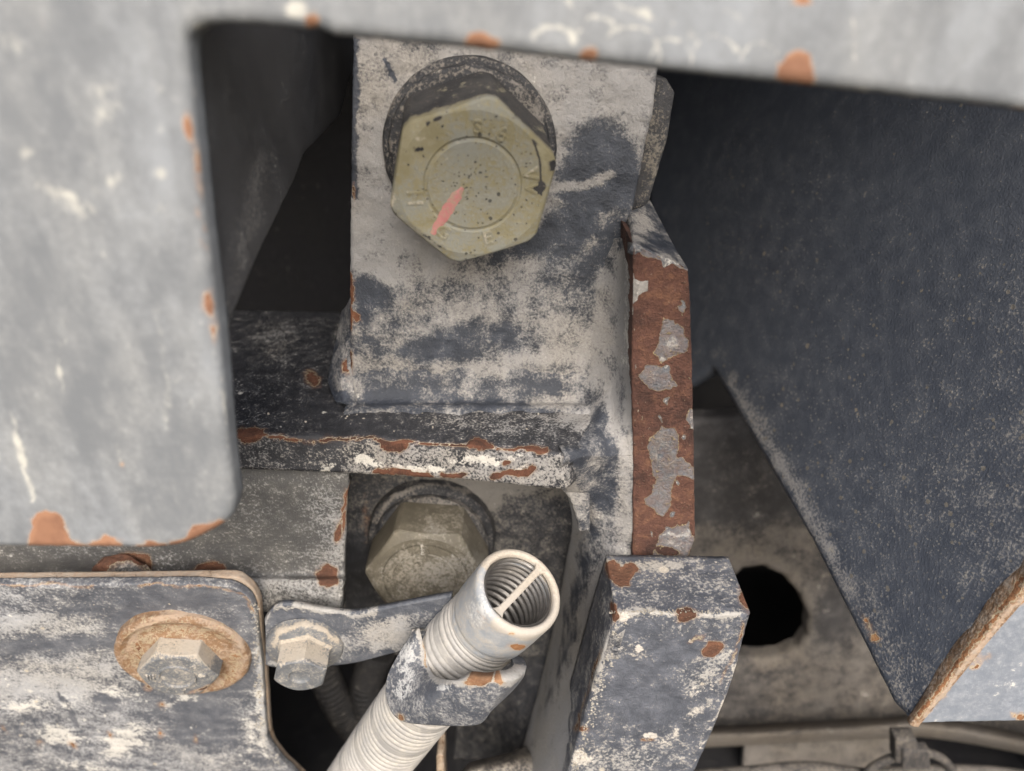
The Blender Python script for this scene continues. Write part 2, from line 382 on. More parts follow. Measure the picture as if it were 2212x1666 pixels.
M['conduit'] = steel('dusty_conduit', paint=(.29, .28, .265), paint2=(.36, .345, .32), dust=(.42, .385, .33), amp=(.35, .4, .4), sc=(3, 12, 80), lo=.3, hi=.7, rough=.45, bump=.12, stretch=(1, 1, 1), spec=.5)
M['inner'] = steel('bare_steel_rings', paint=(.13, .125, .12), paint2=(.19, .18, .17), dust=(.4, .36, .31), amp=(.2, .2, .2), lo=.6, hi=.9, rough=.35, bump=.1, metal=.6)
M['cap'] = steel('dusty_end_cap', paint=(.28, .30, .32), paint2=(.37, .375, .375), dust=(.43, .375, .30), pale=(.50, .50, .49), amp=(.35, .35, .4), lo=.3, hi=.75, rough=.5, bump=.14, rust=((.26, .12, .05), (.38, .2, .09), (.45, .27, .14)))
M['clip'] = steel('worn_grey_clip', paint=(.075, .082, .098), paint2=(.135, .143, .16), dust=(.37, .35, .315), pale=(.50, .50, .49), amp=(.35, .45, .75), sc=(4, 16, 110), lo=.38, hi=.74, rust=((.16, .075, .035), (.27, .15, .08), (.36, .25, .15)), rough=.42, spec=.5)
M['dim'] = steel('dim_rubber', paint=(.014, .014, .015), dust=(.075, .066, .056), amp=(.3, .3, .3), lo=.42, hi=.75, rough=.6)
M['mud'] = steel('dried_mud', paint=(.20, .18, .15), dust=(.34, .31, .255), amp=(.3, .3, .5))
M['void'] = steel('blocker_black', paint=(.008, .008, .010), dust=(.02, .019, .018), amp=(.3, .3, .2), rough=.7)  # near-black for the added box, so gaps read as shade
M['pink'] = steel('pink_paint', paint=(.40, .155, .15), paint2=(.46, .21, .20), dust=(.33, .235, .17), amp=(.3, .5, .8), lo=.3, hi=.75, bump=.15)

# ------------------------------------------------------------------ added near-black box round the machine: blocks sky light, keeps gaps dark
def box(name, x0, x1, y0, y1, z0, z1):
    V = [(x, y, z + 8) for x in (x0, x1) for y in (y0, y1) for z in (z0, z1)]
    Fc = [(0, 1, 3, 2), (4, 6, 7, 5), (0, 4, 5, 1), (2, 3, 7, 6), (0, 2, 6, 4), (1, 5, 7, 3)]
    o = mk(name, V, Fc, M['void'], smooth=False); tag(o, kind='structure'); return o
box('blocker_back_wall', -2.6, 3.4, 5.2, 5.3, -4.6, .9)
box('blocker_ceiling', -2.6, 3.4, 1.36, 5.19, .82, .9)  # unseen top panel, added to keep light from above out
box('blocker_floor', -2.6, 3.4, 1.9, 5.19, -4.6, -4.5)
box('blocker_side_wall', -2.7, -2.61, 1.36, 5.3, -4.6, .9)
box('blocker_side_wall', 3.41, 3.5, 1.36, 5.3, -4.6, .9)

# ------------------------------------------------------------------ front guard plate (near, out of focus)
g = []
rng = random.Random(9)
def m(c, sh, v=1, soft=6): return (c, sh, v, soft)
g += [m('b', S(14, (338, 630), (348, 760), (362, 880)), .52, 18), m('b', S(9, (362, 880), (375, 1010), (378, 1080)), .45, 12),
      m('b', S(10, (85, 405), (150, 425), (205, 460)), .62, 14), m('b', E(60, 330, 35, 18, 20), .55, 18), m('b', S(6, (215, 235), (240, 260), (275, 330)), .6, 10),
      m('b', S(7, (18, 880), (45, 980), (70, 1080)), .55, 8), m('b', S(8, (250, 960), (268, 1010)), .45, 8), m('b', E(255, 180, 8, 30, 10), .4, 12),
      m('b', E(640, 25, 28, 22, 0), .7, 14), m('b', E(590, 45, 20, 12, 0), .5, 10)]
for k in range(90):
    x = rng.uniform(-40, 390); y = rng.uniform(40, 480); g.append(m('b', E(x, y, rng.uniform(4, 18), rng.uniform(6, 30), rng.uniform(-50, 50)), rng.uniform(.30, .52), 15))
for k in range(70):
    x = rng.uniform(-40, 440); y = rng.uniform(420, 1080); L = rng.uniform(30, 140); g.append(m('b', S(rng.uniform(.8, 4), (x, y), (x+L*.08, y+L)), rng.uniform(.34, .56), 5))
for k in range(30):
    x = rng.uniform(700, 2300); y = rng.uniform(-60, 90); g.append(m('b', E(x, y, rng.uniform(5, 18), rng.uniform(4, 14), rng.uniform(0, 180)), rng.uniform(.35, .6), 9))
for (cx, cy, r, a0, a1) in ((1195, 100, 48, 190, 345), (1362, 115, 62, 170, 380), (1450, 125, 44, 170, 390), (1545, 125, 48, 175, 350), (1640, 130, 40, 175, 360), (1290, 70, 40, 180, 330)):
    pts = [(cx + r*math.cos(math.radians(a)), cy + r*.95*math.sin(math.radians(a))) for a in np.linspace(a0, a1, 12)]
    g.append(m('b', S(5, *pts), .72, 7))
g += [m('b', S(5, (1330, 10), (1420, 40), (1500, 75)), .6, 9), m('b', E(1560, 20, 60, 10, 30), .5, 12), m('b', S(4, (1840, 40), (1850, 150)), .5, 8), m('b', S(5, (2080, 80), (2070, 180)), .45, 8)]
g += [m('b', S(4, (420, 60), (560, 62), (760, 80), (1400, 150), (2212, 238)), .55, 5), m('b', S(4, (408, 120), (440, 480), (492, 980)), .5, 5)]
g += [m('r', P((62, 1190), (68, 1120), (95, 1103), (128, 1108), (140, 1150), (158, 1175), (205, 1168), (232, 1160), (262, 1170), (270, 1190)), 1, 4),
      m('r', P((305, 1195), (320, 1170), (350, 1178), (395, 1162), (420, 1135), (445, 1130), (500, 1120), (495, 1145), (440, 1170), (360, 1195)), 1, 4), m('r', S(5, (-60, 1188), (330, 1190)), .9, 4),
      m('r', E(405, 275, 9, 28), .9, 6), m('r', E(425, 355, 6, 40, -5), .8, 6), m('r', E(447, 655, 9, 26), .9, 6), m('r', E(462, 720, 7, 22), .9, 6), m('r', E(436, 480, 4, 60, -5), .6, 6),
      m('r', E(672, 44, 16, 13), 1, 6), m('r', E(1040, 90, 36, 17, 5), 1, 6), m('r', E(1272, 118, 18, 15), 1, 6), m('r', P((1672, 160), (1690, 125), (1715, 105), (1745, 112), (1756, 140), (1755, 186), (1690, 180)), 1, 5),
      m('r', E(1735, 0, 22, 10), 1, 6), m('r', E(268, 1005, 5, 6), .7, 5), m('r', S(4, (2080, 228), (2230, 244)), .8, 5)]
OUT = [(-300, -300), (2700, -300), (2700, 294), (2212, 240), (1900, 203), (1420, 152), (1000, 103), (760, 82), (722, 78), (695, 66), (680, 60), (660, 66), (625, 62), (560, 55), (402, 50, 80), (405, 150), (440, 480), (470, 720), (492, 980),
       (506, 1085), (500, 1128, 36), (400, 1182, 60), (330, 1189), (0, 1186), (-300, 1186)]
o = slab('guard_plate', OUT, *Yp(1.3), .06, M['guard'], res=10, bev=.02, base=(0, .45, .06), marks=g, wob=1.6)
tag(o, 'big pale grey guard plate in the blurred foreground, orange rust along its edges', 'guard plate')

# left web behind the guard: runs straight back from the guard's inner edge
pa, pb = atY(406, 120, 1.37), atY(474, 720, 1.37)
nweb = np.cross(pb - pa, A(0, 1, 0))
gw = [m('d', S(26, (560, 350), (545, 480), (500, 640), (475, 720)), .62, 40), m('d', S(8, (478, 90), (500, 260)), .5, 8), m('d', S(5, (640, 380), (475, 745)), .62, 6)]
o = slab('web_plate', [(411, 40), (790, 40), (735, 250), (655, 335), (640, 380), (560, 545), (472, 754), (462, 700), (430, 400)], pa, nweb, .05, M['web'], res=9, bev=.006, base=(0, .34, 0), marks=gw)
tag(o, 'dark web plate running back behind the left edge of the guard plate', 'web plate')

# ------------------------------------------------------------------ mounting bracket
br = thing('mounting_bracket', atY(1060, 900, 2.2), 'black dusty mounting bracket carrying the big olive bolt, its right edge rusted bare', 'bracket')
d = [m('d', P((760, 60), (1420, 60), (1415, 170), (1385, 310), (1330, 320), (1290, 260), (1215, 250), (1200, 420), (1180, 480), (980, 580), (900, 560), (760, 540)), .69, 26),
     m('d', E(1290, 400, 90, 130, 10), .22, 26), m('d', P((1180, 470), (1350, 440), (1345, 560), (1200, 600), (1060, 590)), .26, 30),
     m('d', S(11, (1200, 405), (1260, 400), (1325, 375)), .66, 10), m('d', E(1320, 470, 40, 24, -30), .55, 16), m('d', E(1270, 540, 60, 14, -30), .5, 16),
     m('d', P((765, 575), (800, 575), (870, 625), (880, 655), (770, 690)), .22, 16), m('d', S(28, (770, 420), (775, 560), (850, 590), (940, 590)), .75, 24),
     m('d', S(26, (830, 560), (900, 620), (930, 660)), .63, 24), m('d', S(22, (960, 610), (1060, 590), (1150, 570)), .63, 18), m('d', E(1090, 640, 130, 20, 4), .52, 20), m('d', E(1250, 610, 90, 40, -25), .45, 30),
     m('d', S(24, (860, 660), (990, 672), (1150, 680), (1290, 690)), .58, 26), m('d', E(960, 740, 60, 45, 0), .24, 30), m('d', E(1090, 730, 60, 26, 12), .28, 22), m('d', E(870, 760, 40, 20, 20), .30, 20),
     m('d', S(18, (800, 760), (870, 720), (960, 690)), .55, 20), m('d', E(1230, 740, 80, 60, 0), .66, 44), m('d', S(20, (780, 790), (900, 810), (1050, 800), (1250, 815)), .62, 20), m('d', E(860, 840, 60, 18, 0), .3, 16),
     m('d', E(960, 860, 60, 16, 5), .32, 16), m('d', E(1180, 845, 90, 24, 5), .55, 18), m('d', E(1080, 880, 100, 18, 4), .30, 14), m('d', S(14, (1240, 880), (1300, 840)), .53, 12),
     m('d', S(3, (828, 130), (858, 178)), .0, 3), m('d', S(9, (764, 90), (762, 420)), .25, 5),
     m('r', S(3.5, (759, 590), (757, 640), (757, 720)), .9, 3), m('r', E(768, 684, 8, 14, -40), .70, 4), m('r', S(4, (756, 760), (752, 812)), .75, 4), m('r', S(3, (762, 390), (762, 430)), .62, 3)]
o = slab('face_plate', [(764, -60), (1440, -60), (1421, 155), (1410, 250), (1396, 300), (1388, 350), (1374, 420), (1366, 460), (1356, 520), (1362, 700), (1350, 905), (756, 868), (755, 600), (759, 300), (762, 85)], *Yp(2.2), .13, M['bracket'], br, res=5,
         bev=.010, base=(0, .5, 0), marks=d, lump=.018, wob=2)
# rear tongue of the side plate, above the rust
o = slab('rear_tongue', [(1370, 150), (1440, 170), (1458, 200), (1442, 300), (1404, 432), (1380, 520), (1340, 520), (1350, 300)], *Yp(2.42), .12, M['recess'], br, res=9, bev=.01, base=(0, .42, 0), marks=[m('d', E(1415, 330, 18, 60), .6, 20), m('d', E(1436, 215, 14, 14), .3, 8)])
# rusted edge
r_ = [m('r', P((1464, 700), (1440, 682), (1425, 720), (1415, 760), (1430, 790), (1450, 775), (1480, 750), (1478, 715)), .31, 4), m('r', P((1478, 650), (1462, 660), (1472, 676), (1482, 668)), .31, 4),
      m('r', P((1378, 815), (1400, 780), (1425, 790), (1450, 800), (1462, 830), (1440, 845), (1418, 838), (1392, 822)), .31, 4), m('r', P((1498, 885), (1480, 880), (1474, 912), (1500, 936)), .31, 4),
      m('r', P((1402, 950), (1425, 925), (1462, 925), (1466, 985), (1502, 1005), (1502, 1035), (1460, 1030), (1450, 1050), (1455, 1090), (1432, 1115), (1395, 1090), (1388, 1075), (1412, 1045), (1405, 1010)), .31, 4),
      m('r', P((1430, 1150), (1495, 1120), (1502, 1165), (1480, 1215), (1400, 1220)), .31, 4), m('r', E(1494, 1130, 8, 20), 1, 3), m('r', E(1440, 1190, 22, 7), 1, 3),
      m('b', E(1452, 742, 16, 26), .45, 14), m('b', E(1455, 1156, 30, 5, -8), .7, 6), m('b', E(1455, 1174, 26, 4, -8), .6, 6), m('b', E(1420, 805, 18, 14), .42, 12), m('b', E(1490, 905, 8, 20), .4, 8), m('d', E(1432, 1000, 30, 60), .55, 16),
      m('r', P((1366, 520), (1420, 548), (1490, 582), (1490, 592), (1452, 572), (1436, 566), (1400, 560), (1382, 545)), .31, 4), m('b', E(1475, 585, 14, 5, 20), .7, 4),
      m('b', S(3, (1420, 786), (1430, 772), (1436, 788)), .9, 2)]
for k in range(16):
    x = rng.uniform(1372, 1490); y = rng.uniform(600, 1190); r_.append(m('r', E(x, y, rng.uniform(2, 6), rng.uniform(3, 14), rng.uniform(-30, 30)), .2, 2)); r_.append(m('b', E(x, y, 2, 5), .7, 2))
for k in range(60):
    x = rng.uniform(1370, 1496); y = rng.uniform(560, 1200); r_.append(m('r', E(x, y, rng.uniform(.8, 2.6), rng.uniform(.8, 2.6)), .2, 1.5))
o = slab('rusted_edge', [(1367, 527), (1425, 552), (1486, 583), (1491, 640), (1497, 850), (1500, 1000), (1502, 1165), (1485, 1213), (1366, 1213), (1368, 1000), (1364, 800), (1366, 650)], *Yp(1.95), .30, M['rustface'], br, res=3.6, bev=.006, base=(1, .4, .0), marks=r_, warp=9, lump=.012, wob=1.6)
o['label'] = 'bare rusted edge with flakes of grey paint'
# sloping shoulder above the rust
L = [[atY(1368, 526, 1.952), atY(1425, 552, 1.952), atY(1487, 583, 1.952)], [atY(1366, 490, 2.10), atY(1410, 505, 2.12), atY(1450, 520, 2.14)], [atY(1362, 455, 2.22), atY(1390, 445, 2.3), atY(1404, 432, 2.42)]]
loft('shoulder', L, M['bracket'], br, 10, 10, .03, base=(0, .5, 0), marks=[m('d', E(1385, 490, 20, 30), .7, 14), m('d', E(1430, 530, 30, 12, 25), .35, 10), m('b', E(1462, 572, 22, 5, 25), .6, 5)], lump=.02)
# inner fillet / web beside the rusted edge, running down to the block
def row(y, *q): return [atY(x, y + dy, Y) for x, dy, Y in q]
UPR = [row(515, (1356, 0, 2.10), (1350, 0, 2.14), (1343, 0, 2.17), (1334, 0, 2.185), (1318, 0, 2.215)),
     row(580, (1368, 0, 1.957), (1358, 0, 2.03), (1344, 0, 2.12), (1322, 0, 2.17), (1285, 0, 2.218)),
     row(700, (1366, 0, 1.957), (1356, 0, 2.03), (1338, 0, 2.12), (1308, 0, 2.17), (1255, 0, 2.218)),
     row(820, (1367, 0, 1.957), (1354, 0, 2.02), (1332, 0, 2.10), (1302, 0, 2.15), (1248, 0, 2.218)),
     row(900, (1367, 0, 1.957), (1350, 0, 1.99), (1325, 0, 2.03), (1296, 0, 2.05), (1262, 0, 2.10)),
     row(985, (1368, 0, 1.957), (1345, 0, 1.955), (1312, 0, 1.93), (1268, 0, 1.88), (1220, 0, 1.85))]
LOW = [row(985, (1368, 0, 1.957), (1345, 0, 1.955), (1312, 0, 1.93), (1268, 0, 1.88), (1220, 0, 1.85)),
     row(1050, (1368, 0, 1.957), (1342, 0, 1.97), (1305, 0, 1.98), (1262, 0, 1.95), (1222, 0, 1.93)),
     row(1130, (1367, 0, 1.957), (1340, 0, 1.98), (1300, 0, 2.02), (1265, 0, 2.07), (1236, 0, 2.2)),
     row(1215, (1366, 0, 1.957), (1338, 0, 1.96), (1300, 0, 2.0), (1258, 0, 2.10), (1222, 0, 2.3)),
     row(1330, (1330, 0, 1.68), (1306, 0, 1.78), (1275, 0, 1.93), (1238, 0, 2.12), (1200, 0, 2.36)),
     row(1480, (1288, 0, 1.67), (1262, 0, 1.78), (1230, 0, 1.92), (1195, 0, 2.08), (1165, 0, 2.3)),
     row(1666, (1232, 0, 1.67), (1205, 0, 1.76), (1175, 0, 1.86), (1145, 0, 2.0), (1115, 0, 2.2)),
     row(1860, (1178, 0, 1.67), (1150, 0, 1.76), (1120, 0, 1.86), (1095, 0, 2.0), (1070, 0, 2.2))]
wd = [m('d', P((1180, 1230), (1330, 1215), (1335, 1330), (1240, 1700), (1060, 1700)), .74, 30), m('d', S(12, (1352, 560), (1352, 760), (1355, 900)), .95, 14), m('b', S(8, (1354, 560), (1356, 700), (1354, 790)), .5, 10), m('d', E(1300, 720, 40, 60), .68, 36), m('d', E(1296, 905, 16, 22), .25, 12), m('d', E(1345, 850, 8, 50), .35, 10),
      m('d', S(10, (1320, 830), (1340, 1000)), .75, 14), m('d', P((1250, 920), (1330, 940), (1335, 1010), (1320, 1120), (1265, 1060), (1236, 1000)), .32, 18), m('d', E(1290, 1010, 22, 50), .52, 20), m('d', S(12, (1350, 960), (1345, 1190)), .7, 14),
      m('b', E(1350, 1180, 12, 30), .45, 14), m('d', S(16, (1305, 1090), (1275, 1200), (1240, 1300)), .36, 24), m('d', S(14, (1228, 1060), (1236, 1110), (1232, 1190), (1214, 1290)), .9, 10), m('d', E(1260, 1430, 18, 120, 14), .8, 24),  # pale strip beside the opening: light on its side wall, painted as dust
      m('d', E(1200, 1560, 22, 100, 14), .82, 24), m('d', E(1220, 1400, 10, 80, 12), .36, 20), m('d', S(10, (1330, 1300), (1290, 1450), (1240, 1640)), .55, 10), m('d', E(1150, 1640, 26, 30), .8, 16)]
wu = wd + [m('d', E(1285, 730, 46, 70), .72, 40), m('d', E(1320, 640, 14, 60), .6, 20)]
loft('corner_fillet', UPR, M['bracket'], br, 12, 18, .04, base=(0, .53, 0), marks=wu, lump=.018)
loft('inner_web', LOW, M['bracket'], br, 9, 18, .04, base=(0, .54, 0), marks=wd, lump=.022)
# rounded upper corner of the bolt opening
slab('corner_gusset', [(1120, 1012), (1275, 1012), (1275, 1150), (1250, 1150), (1242, 1110), (1230, 1078), (1212, 1058), (1185, 1047), (1120, 1043)], *Yp(1.972), .34, M['bracket'], br, res=6, bev=.012, base=(0, .62, 0), marks=[m('d', S(6, (1130, 1044), (1190, 1048), (1232, 1080), (1240, 1150)), .75, 6)], lump=.012, wob=1.8, rings=10)
# cross bar: top face seen from above, front face below its rusty arris
gb = [m('d', P((500, 660), (760, 660), (1300, 880), (1300, 1000), (500, 950)), .30, 10), m('d', E(590, 740, 55, 40, 0), .46, 22), m('d', S(10, (750, 672), (735, 740), (725, 800)), .75, 10), m('d', S(14, (740, 740), (750, 820)), .55, 12),
      m('d', E(1040, 915, 160, 25, 4), .45, 20), m('d', E(1250, 905, 60, 26, 10), .66, 14), m('d', S(3, (820, 872), (1000, 885), (1180, 900)), .7, 3), m('d', S(2, (900, 905), (1010, 915)), .6, 3), m('d', S(3, (500, 944), (760, 950), (1000, 962), (1180, 976)), .75, 3),
      m('r', E(672, 820, 16, 24, -35), .6, 8), m('r', E(542, 938, 32, 15, 5), 1, 5), m('r', S(2.5, (500, 943), (640, 948), (840, 953), (980, 962), (1180, 972)), .8, 2.5),
      m('r', P((818, 950), (885, 952), (884, 966), (866, 978), (842, 976), (824, 965)), 1, 3), m('r', P((1012, 960), (1030, 949), (1060, 955), (1068, 963), (1040, 972), (1018, 970)), 1, 3), m('r', P((1130, 970), (1180, 965), (1185, 974), (1145, 980)), 1, 3), m('r', E(1238, 986, 10, 14, -30), 1, 4),
      m('d', P((740, 955), (1230, 985), (1230, 1060), (740, 1050)), .60, 6), m('b', E(790, 995, 36, 14, 20), .85, 8), m('b', S(7, (850, 1012), (960, 1012)), .75, 8), m('b', E(1035, 995, 55, 12, 2), .8, 8), m('d', E(920, 985, 90, 14, 2), .62, 10), m('b', E(1120, 985, 30, 12), .45, 10),
      m('r', S(6, (815, 1022), (870, 1016), (930, 1026)), 1, 4), m('r', S(5, (960, 1024), (1000, 1026)), .9, 4), m('r', S(6, (1060, 1030), (1110, 1026), (1150, 1015)), 1, 4), m('r', E(1090, 998, 9, 6), 1, 3), m('b', S(2, (1112, 1020), (1140, 1005)), .9, 3), m('b', E(700, 1020, 34, 10, -35), .6, 8)]
for k in range(26):
    x = rng.uniform(500, 1200); y = rng.uniform(700, 940); gb.append(m('b', E(x, y, rng.uniform(1.5, 4.5), rng.uniform(1, 3.5)), .9, 2))
ptop = A(0, 2, 8-1.17)
slab('cross_bar', [(330, 928), (500, 938), (740, 947), (1000, 960), (1200, 979), (1238, 980, 26), (1262, 930), (1300, 885), (900, 800), (765, 772), (762, 674), (480, 668), (330, 666)], ptop, A(0, 0, 1), .125, M['bar'], br, res=5, bev=.012, base=(0, .4, 0), marks=gb, rings=12, lump=.012, wob=1.4)
# weld fillet where the face plate stands on the bar
L = []
for x, y in ((757, 852), (860, 858), (980, 864), (1100, 872), (1220, 884), (1330, 892)):
    b0 = atZ(x, y+10, -1.17); q = A(b0[0], 2.2, 8-1.17); s_ = .085 + .012*math.sin(x*.05)
    L.append([q + A(0, .012, s_*1.75), q + A(0, -.004, s_*1.05), q + A(0, -s_*.22, s_*.45), q + A(0, -s_*.6, s_*.14), q + A(0, -s_*1.05, .012), q + A(0, -s_*1.6, -.012)])
loft('weld_bead', L, M['bracket'], br, 4, 22, 0, base=(0, .46, 0), marks=[m('d', E(830, 860, 70, 16), .26, 12), m('d', E(960, 862, 50, 14), .34, 10), m('d', E(1090, 884, 90, 14), .30, 10), m('d', E(1210, 866, 60, 16), .66, 12)], lump=.02)
# weld lump and web on the bracket's left side
L = [[atY(758, 640, 2.24), atY(748, 660, 2.3), atY(738, 672, 2.36)], [atY(758, 720, 2.24), atY(742, 735, 2.27), atY(722, 748, 2.34)], [atY(760, 800, 2.2), atY(735, 812, 2.19), atY(708, 815, 2.26)], [atY(766, 850, 2.16), atY(740, 852, 2.15), atY(716, 848, 2.2)], [atY(770, 872, 2.13), atY(742, 872, 2.12), atY(724, 866, 2.15)]]
loft('weld_bead', L, M['bracket'], br, 8, 6, .03, base=(0, .42, 0), marks=[m('d', E(745, 690, 10, 60), .6, 10), m('d', E(735, 855, 18, 10), .0, 6), m('r', E(748, 792, 8, 16), .75, 6), m('d', E(755, 880, 20, 10), .6, 6)], lump=.05)
# recess plate behind the lower bolt
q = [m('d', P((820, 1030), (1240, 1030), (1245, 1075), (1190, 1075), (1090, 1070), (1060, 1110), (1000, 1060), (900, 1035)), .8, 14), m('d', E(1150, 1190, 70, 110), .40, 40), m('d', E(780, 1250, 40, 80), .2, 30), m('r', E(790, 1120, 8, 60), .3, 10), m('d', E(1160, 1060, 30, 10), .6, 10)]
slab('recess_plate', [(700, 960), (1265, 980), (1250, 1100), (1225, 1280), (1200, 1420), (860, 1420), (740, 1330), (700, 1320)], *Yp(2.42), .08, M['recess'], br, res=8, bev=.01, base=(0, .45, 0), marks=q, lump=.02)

# ------------------------------------------------------------------ bolts
def hexhead(c, a, AF, h, roll, rings=(), seg=192, ch=.935, rnd=1.125, flare=0.0, cang=26):
    R = AF/2; rc = R*ch; al = math.radians(roll)
    def hexr(t):
        u = (t - al) % (math.pi/3) - math.pi/6; return min(R/math.cos(u), R*rnd)
    prof = []; kinds = []
    tan = math.tan(math.radians(cang))
    def rf(r, t, k):
        kind, z = kinds[k]; hr = hexr(t)
        if kind == 'b': return (hr*(1+flare), z)
        if kind == 's': return (hr, z)
        if kind == 't': return (hr*.997, h - max(0, hr - rc)*tan - .004)
        if kind == 't2': return (hr - .005, h - max(0, hr - .005 - rc)*tan)
        return (r, z)
    def add(kind, r, z): prof.append((r, z)); kinds.append((kind, z))
    add('b', 0, 0)
    if flare: add('b', 0, h*.06)
    
    for q_ in np.linspace(.14, .8, 14): add('s', 0, min(h*q_, h - (R*rnd - rc)*tan - .012))
    add('t', 0, 0); add('t2', 0, 0); add('c', rc, h); 
    for q_ in np.linspace(.985, .84, 12): add('c', rc*q_, h)
    pr = (.82*R/R, 0)
    for r, z in rings:
        for q_ in range(1, 7): add('c', (pr[0] + (r-pr[0])*q_/6)*R, h + pr[1] + (z-pr[1])*q_/6)
        pr = (r, z)
    last = rings[-1][1] if rings else 0
    for f in np.linspace(.97, .02, 26): add('c', (rings[-1][0] if rings else .8)*R*f, h + last)
    V, Fc = lathe(prof, c, a, seg=seg, rfun=rf, dens=0); capface(V, Fc, seg)
    return V, Fc
def marking(name, txt, c, a, ang, rad, size, parent, mat, rise=.004, turn=0):
    """a raised character standing on the bolt's face, its top turned outward"""
    cu = bpy.data.curves.new(name, 'FONT'); cu.body = txt; cu.size = size; cu.align_x = 'CENTER'; cu.align_y = 'CENTER'; cu.extrude = rise; cu.bevel_depth = rise*.5; cu.resolution_u = 3
    ob = bpy.data.objects.new(name, cu); COL.objects.link(ob)
    bpy.context.view_layer.update()
    me = bpy.data.meshes.new_from_object(ob.evaluated_get(bpy.context.evaluated_depsgraph_get()))
    bpy.data.objects.remove(ob); bpy.data.curves.remove(cu)
    a, e1, e2 = frame(a); t = math.radians(ang); u = math.radians(ang - 90 + turn)
    cx = c + rad*(math.cos(t)*e1 + math.sin(t)*e2); r1 = math.cos(u)*e1 + math.sin(u)*e2; r2 = -math.sin(u)*e1 + math.cos(u)*e2
    V = [cx + v.co.x*r1 + v.co.y*r2 + v.co.z*a for v in me.vertices]; Fc = [list(p.vertices) for p in me.polygons]
    bpy.data.meshes.remove(me)
    return mk(name, V, Fc, mat, parent, base=(0, .5, .36), smooth=False)
AX = A(0, -1, 0)
# 1. big olive bolt on the bracket
AX1 = A(.085, -1, -.15); AX1 /= np.linalg.norm(AX1)
c0 = atY(1015, 322, 2.2)
b1 = thing('hex_bolt', c0, 'large olive hex bolt head with a pink paint stroke, on the upper bracket', 'bolt')
V, Fc = lathe([(.246, -.01), (.246, .018), (.241, .026), (.232, .030), (.12, .030)], c0, AX, jit=.004)
mk('washer', V, Fc, M['black'], b1, base=(0, .42, 0), marks=[m('d', E(1130, 220, 60, 30, 40), .6, 20), m('d', E(850, 330, 18, 90), .55, 12), m('d', S(3, (835, 250), (870, 180), (930, 140), (1010, 128), (1100, 145)), .7, 4)], sharp=40)
c1 = c0 + AX*.030
V, Fc = lathe([(.226, 0), (.226, .012), (.221, .019), (.205, .022), (.1, .022)], c1, AX, jit=.005)
mk('collar', V, Fc, M['black'], b1, base=(0, .44, 0), marks=[m('d', E(1140, 230, 50, 40, 40), .65, 20), m('d', S(3, (845, 270), (890, 190), (1010, 145), (1120, 180)), .75, 4), m('d', E(840, 400, 12, 80), .6, 12)], sharp=40)
c2 = c1 + AX*.022
ob = [m('r', S(3, (900, 275), (930, 262)), 1, 2), m('r', E(945, 255, 10, 4, -25), 1, 2), m('r', E(925, 268, 4, 3), 1, 2), m('r', E(906, 322, 11, 4, -15), 1, 2), m('r', E(1166, 405, 12, 14, 60), 1, 3), m('r', S(4, (1140, 260), (1160, 290)), .9, 3), m('r', S(2.5, (1150, 300), (1168, 350), (1170, 420)), .85, 2),
      m('r', P((1195, 345), (1205, 352), (1196, 368), (1184, 366)), 1, 2), m('r', P((868, 222), (1060, 182), (1060, 206), (960, 222), (872, 250)), .38, 10), m('r', P((1075, 190), (1205, 320), (1200, 335), (1110, 235)), .36, 10), m('r', E(1010, 195, 30, 8, -12), .9, 6),  # long bands on the upper flanks: shade painted into the colour
      m('b', S(6, (905, 300), (930, 290)), .4, 5), m('r', P((880, 225), (1050, 185), (1052, 190), (880, 236)), .5, 4), m('d', S(10, (835, 450), (880, 490), (980, 555), (1060, 545), (1165, 515)), .7, 12), m('b', S(5, (850, 420), (842, 448)), .5, 6), m('r', S(4, (838, 450), (905, 500), (960, 540)), .55, 6)]
ob += [m('d', E(1020, 388, 95, 95), .68, 14), m('b', E(960, 345, 20, 4, -15), .45, 6), m('d', E(1180, 330, 20, 50, -30), .1, 14), m('d', E(900, 300, 50, 60), .35, 30)]
for k in range(170):
    t_ = rng.uniform(0, 6.28); q_ = rng.uniform(0, 165)**1; ob.append(m('r', E(1020+q_*math.cos(t_), 378+q_*math.sin(t_), rng.uniform(.8, 3), rng.uniform(.7, 1.6), rng.uniform(-30, 10)), .95, 1.2))
hc = c2
V, Fc = hexhead(c2, AX1, .388, .262, 16, ch=.955, rnd=1.115, cang=17, rings=((.64, 0), (.62, -.0035), (.60, -.003), (.585, -.0015), (.57, 0)))
def soot_shade(V, wc):                     # soot and painted-in shade on the bolt's upper flanks, brown dirt below
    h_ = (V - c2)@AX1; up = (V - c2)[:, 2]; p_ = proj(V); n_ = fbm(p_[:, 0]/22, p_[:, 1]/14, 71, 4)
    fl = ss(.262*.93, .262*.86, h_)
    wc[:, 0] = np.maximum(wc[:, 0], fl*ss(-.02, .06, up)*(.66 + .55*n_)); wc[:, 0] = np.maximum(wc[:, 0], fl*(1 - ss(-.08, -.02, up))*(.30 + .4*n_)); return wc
hd = mk('head', V, Fc, M['olive'], b1, base=(0, .56, 0), marks=ob, warp=3, sharp=14, post=soot_shade)
fc = c2 + AX1*.262
for txt, ang, s_, tn in (('6', 60, .052, 10), ('S', 84, .046, 0), ('E', -76, .05, 180), ('G', -124, .05, 180), ('H', 190, .055, -10), ('V', 10, .055, 0), ('V', -4, .045, 0)):
    marking('raised_mark', txt, fc, AX1, ang, .146, s_, hd, M['olive'], .0022, tn)
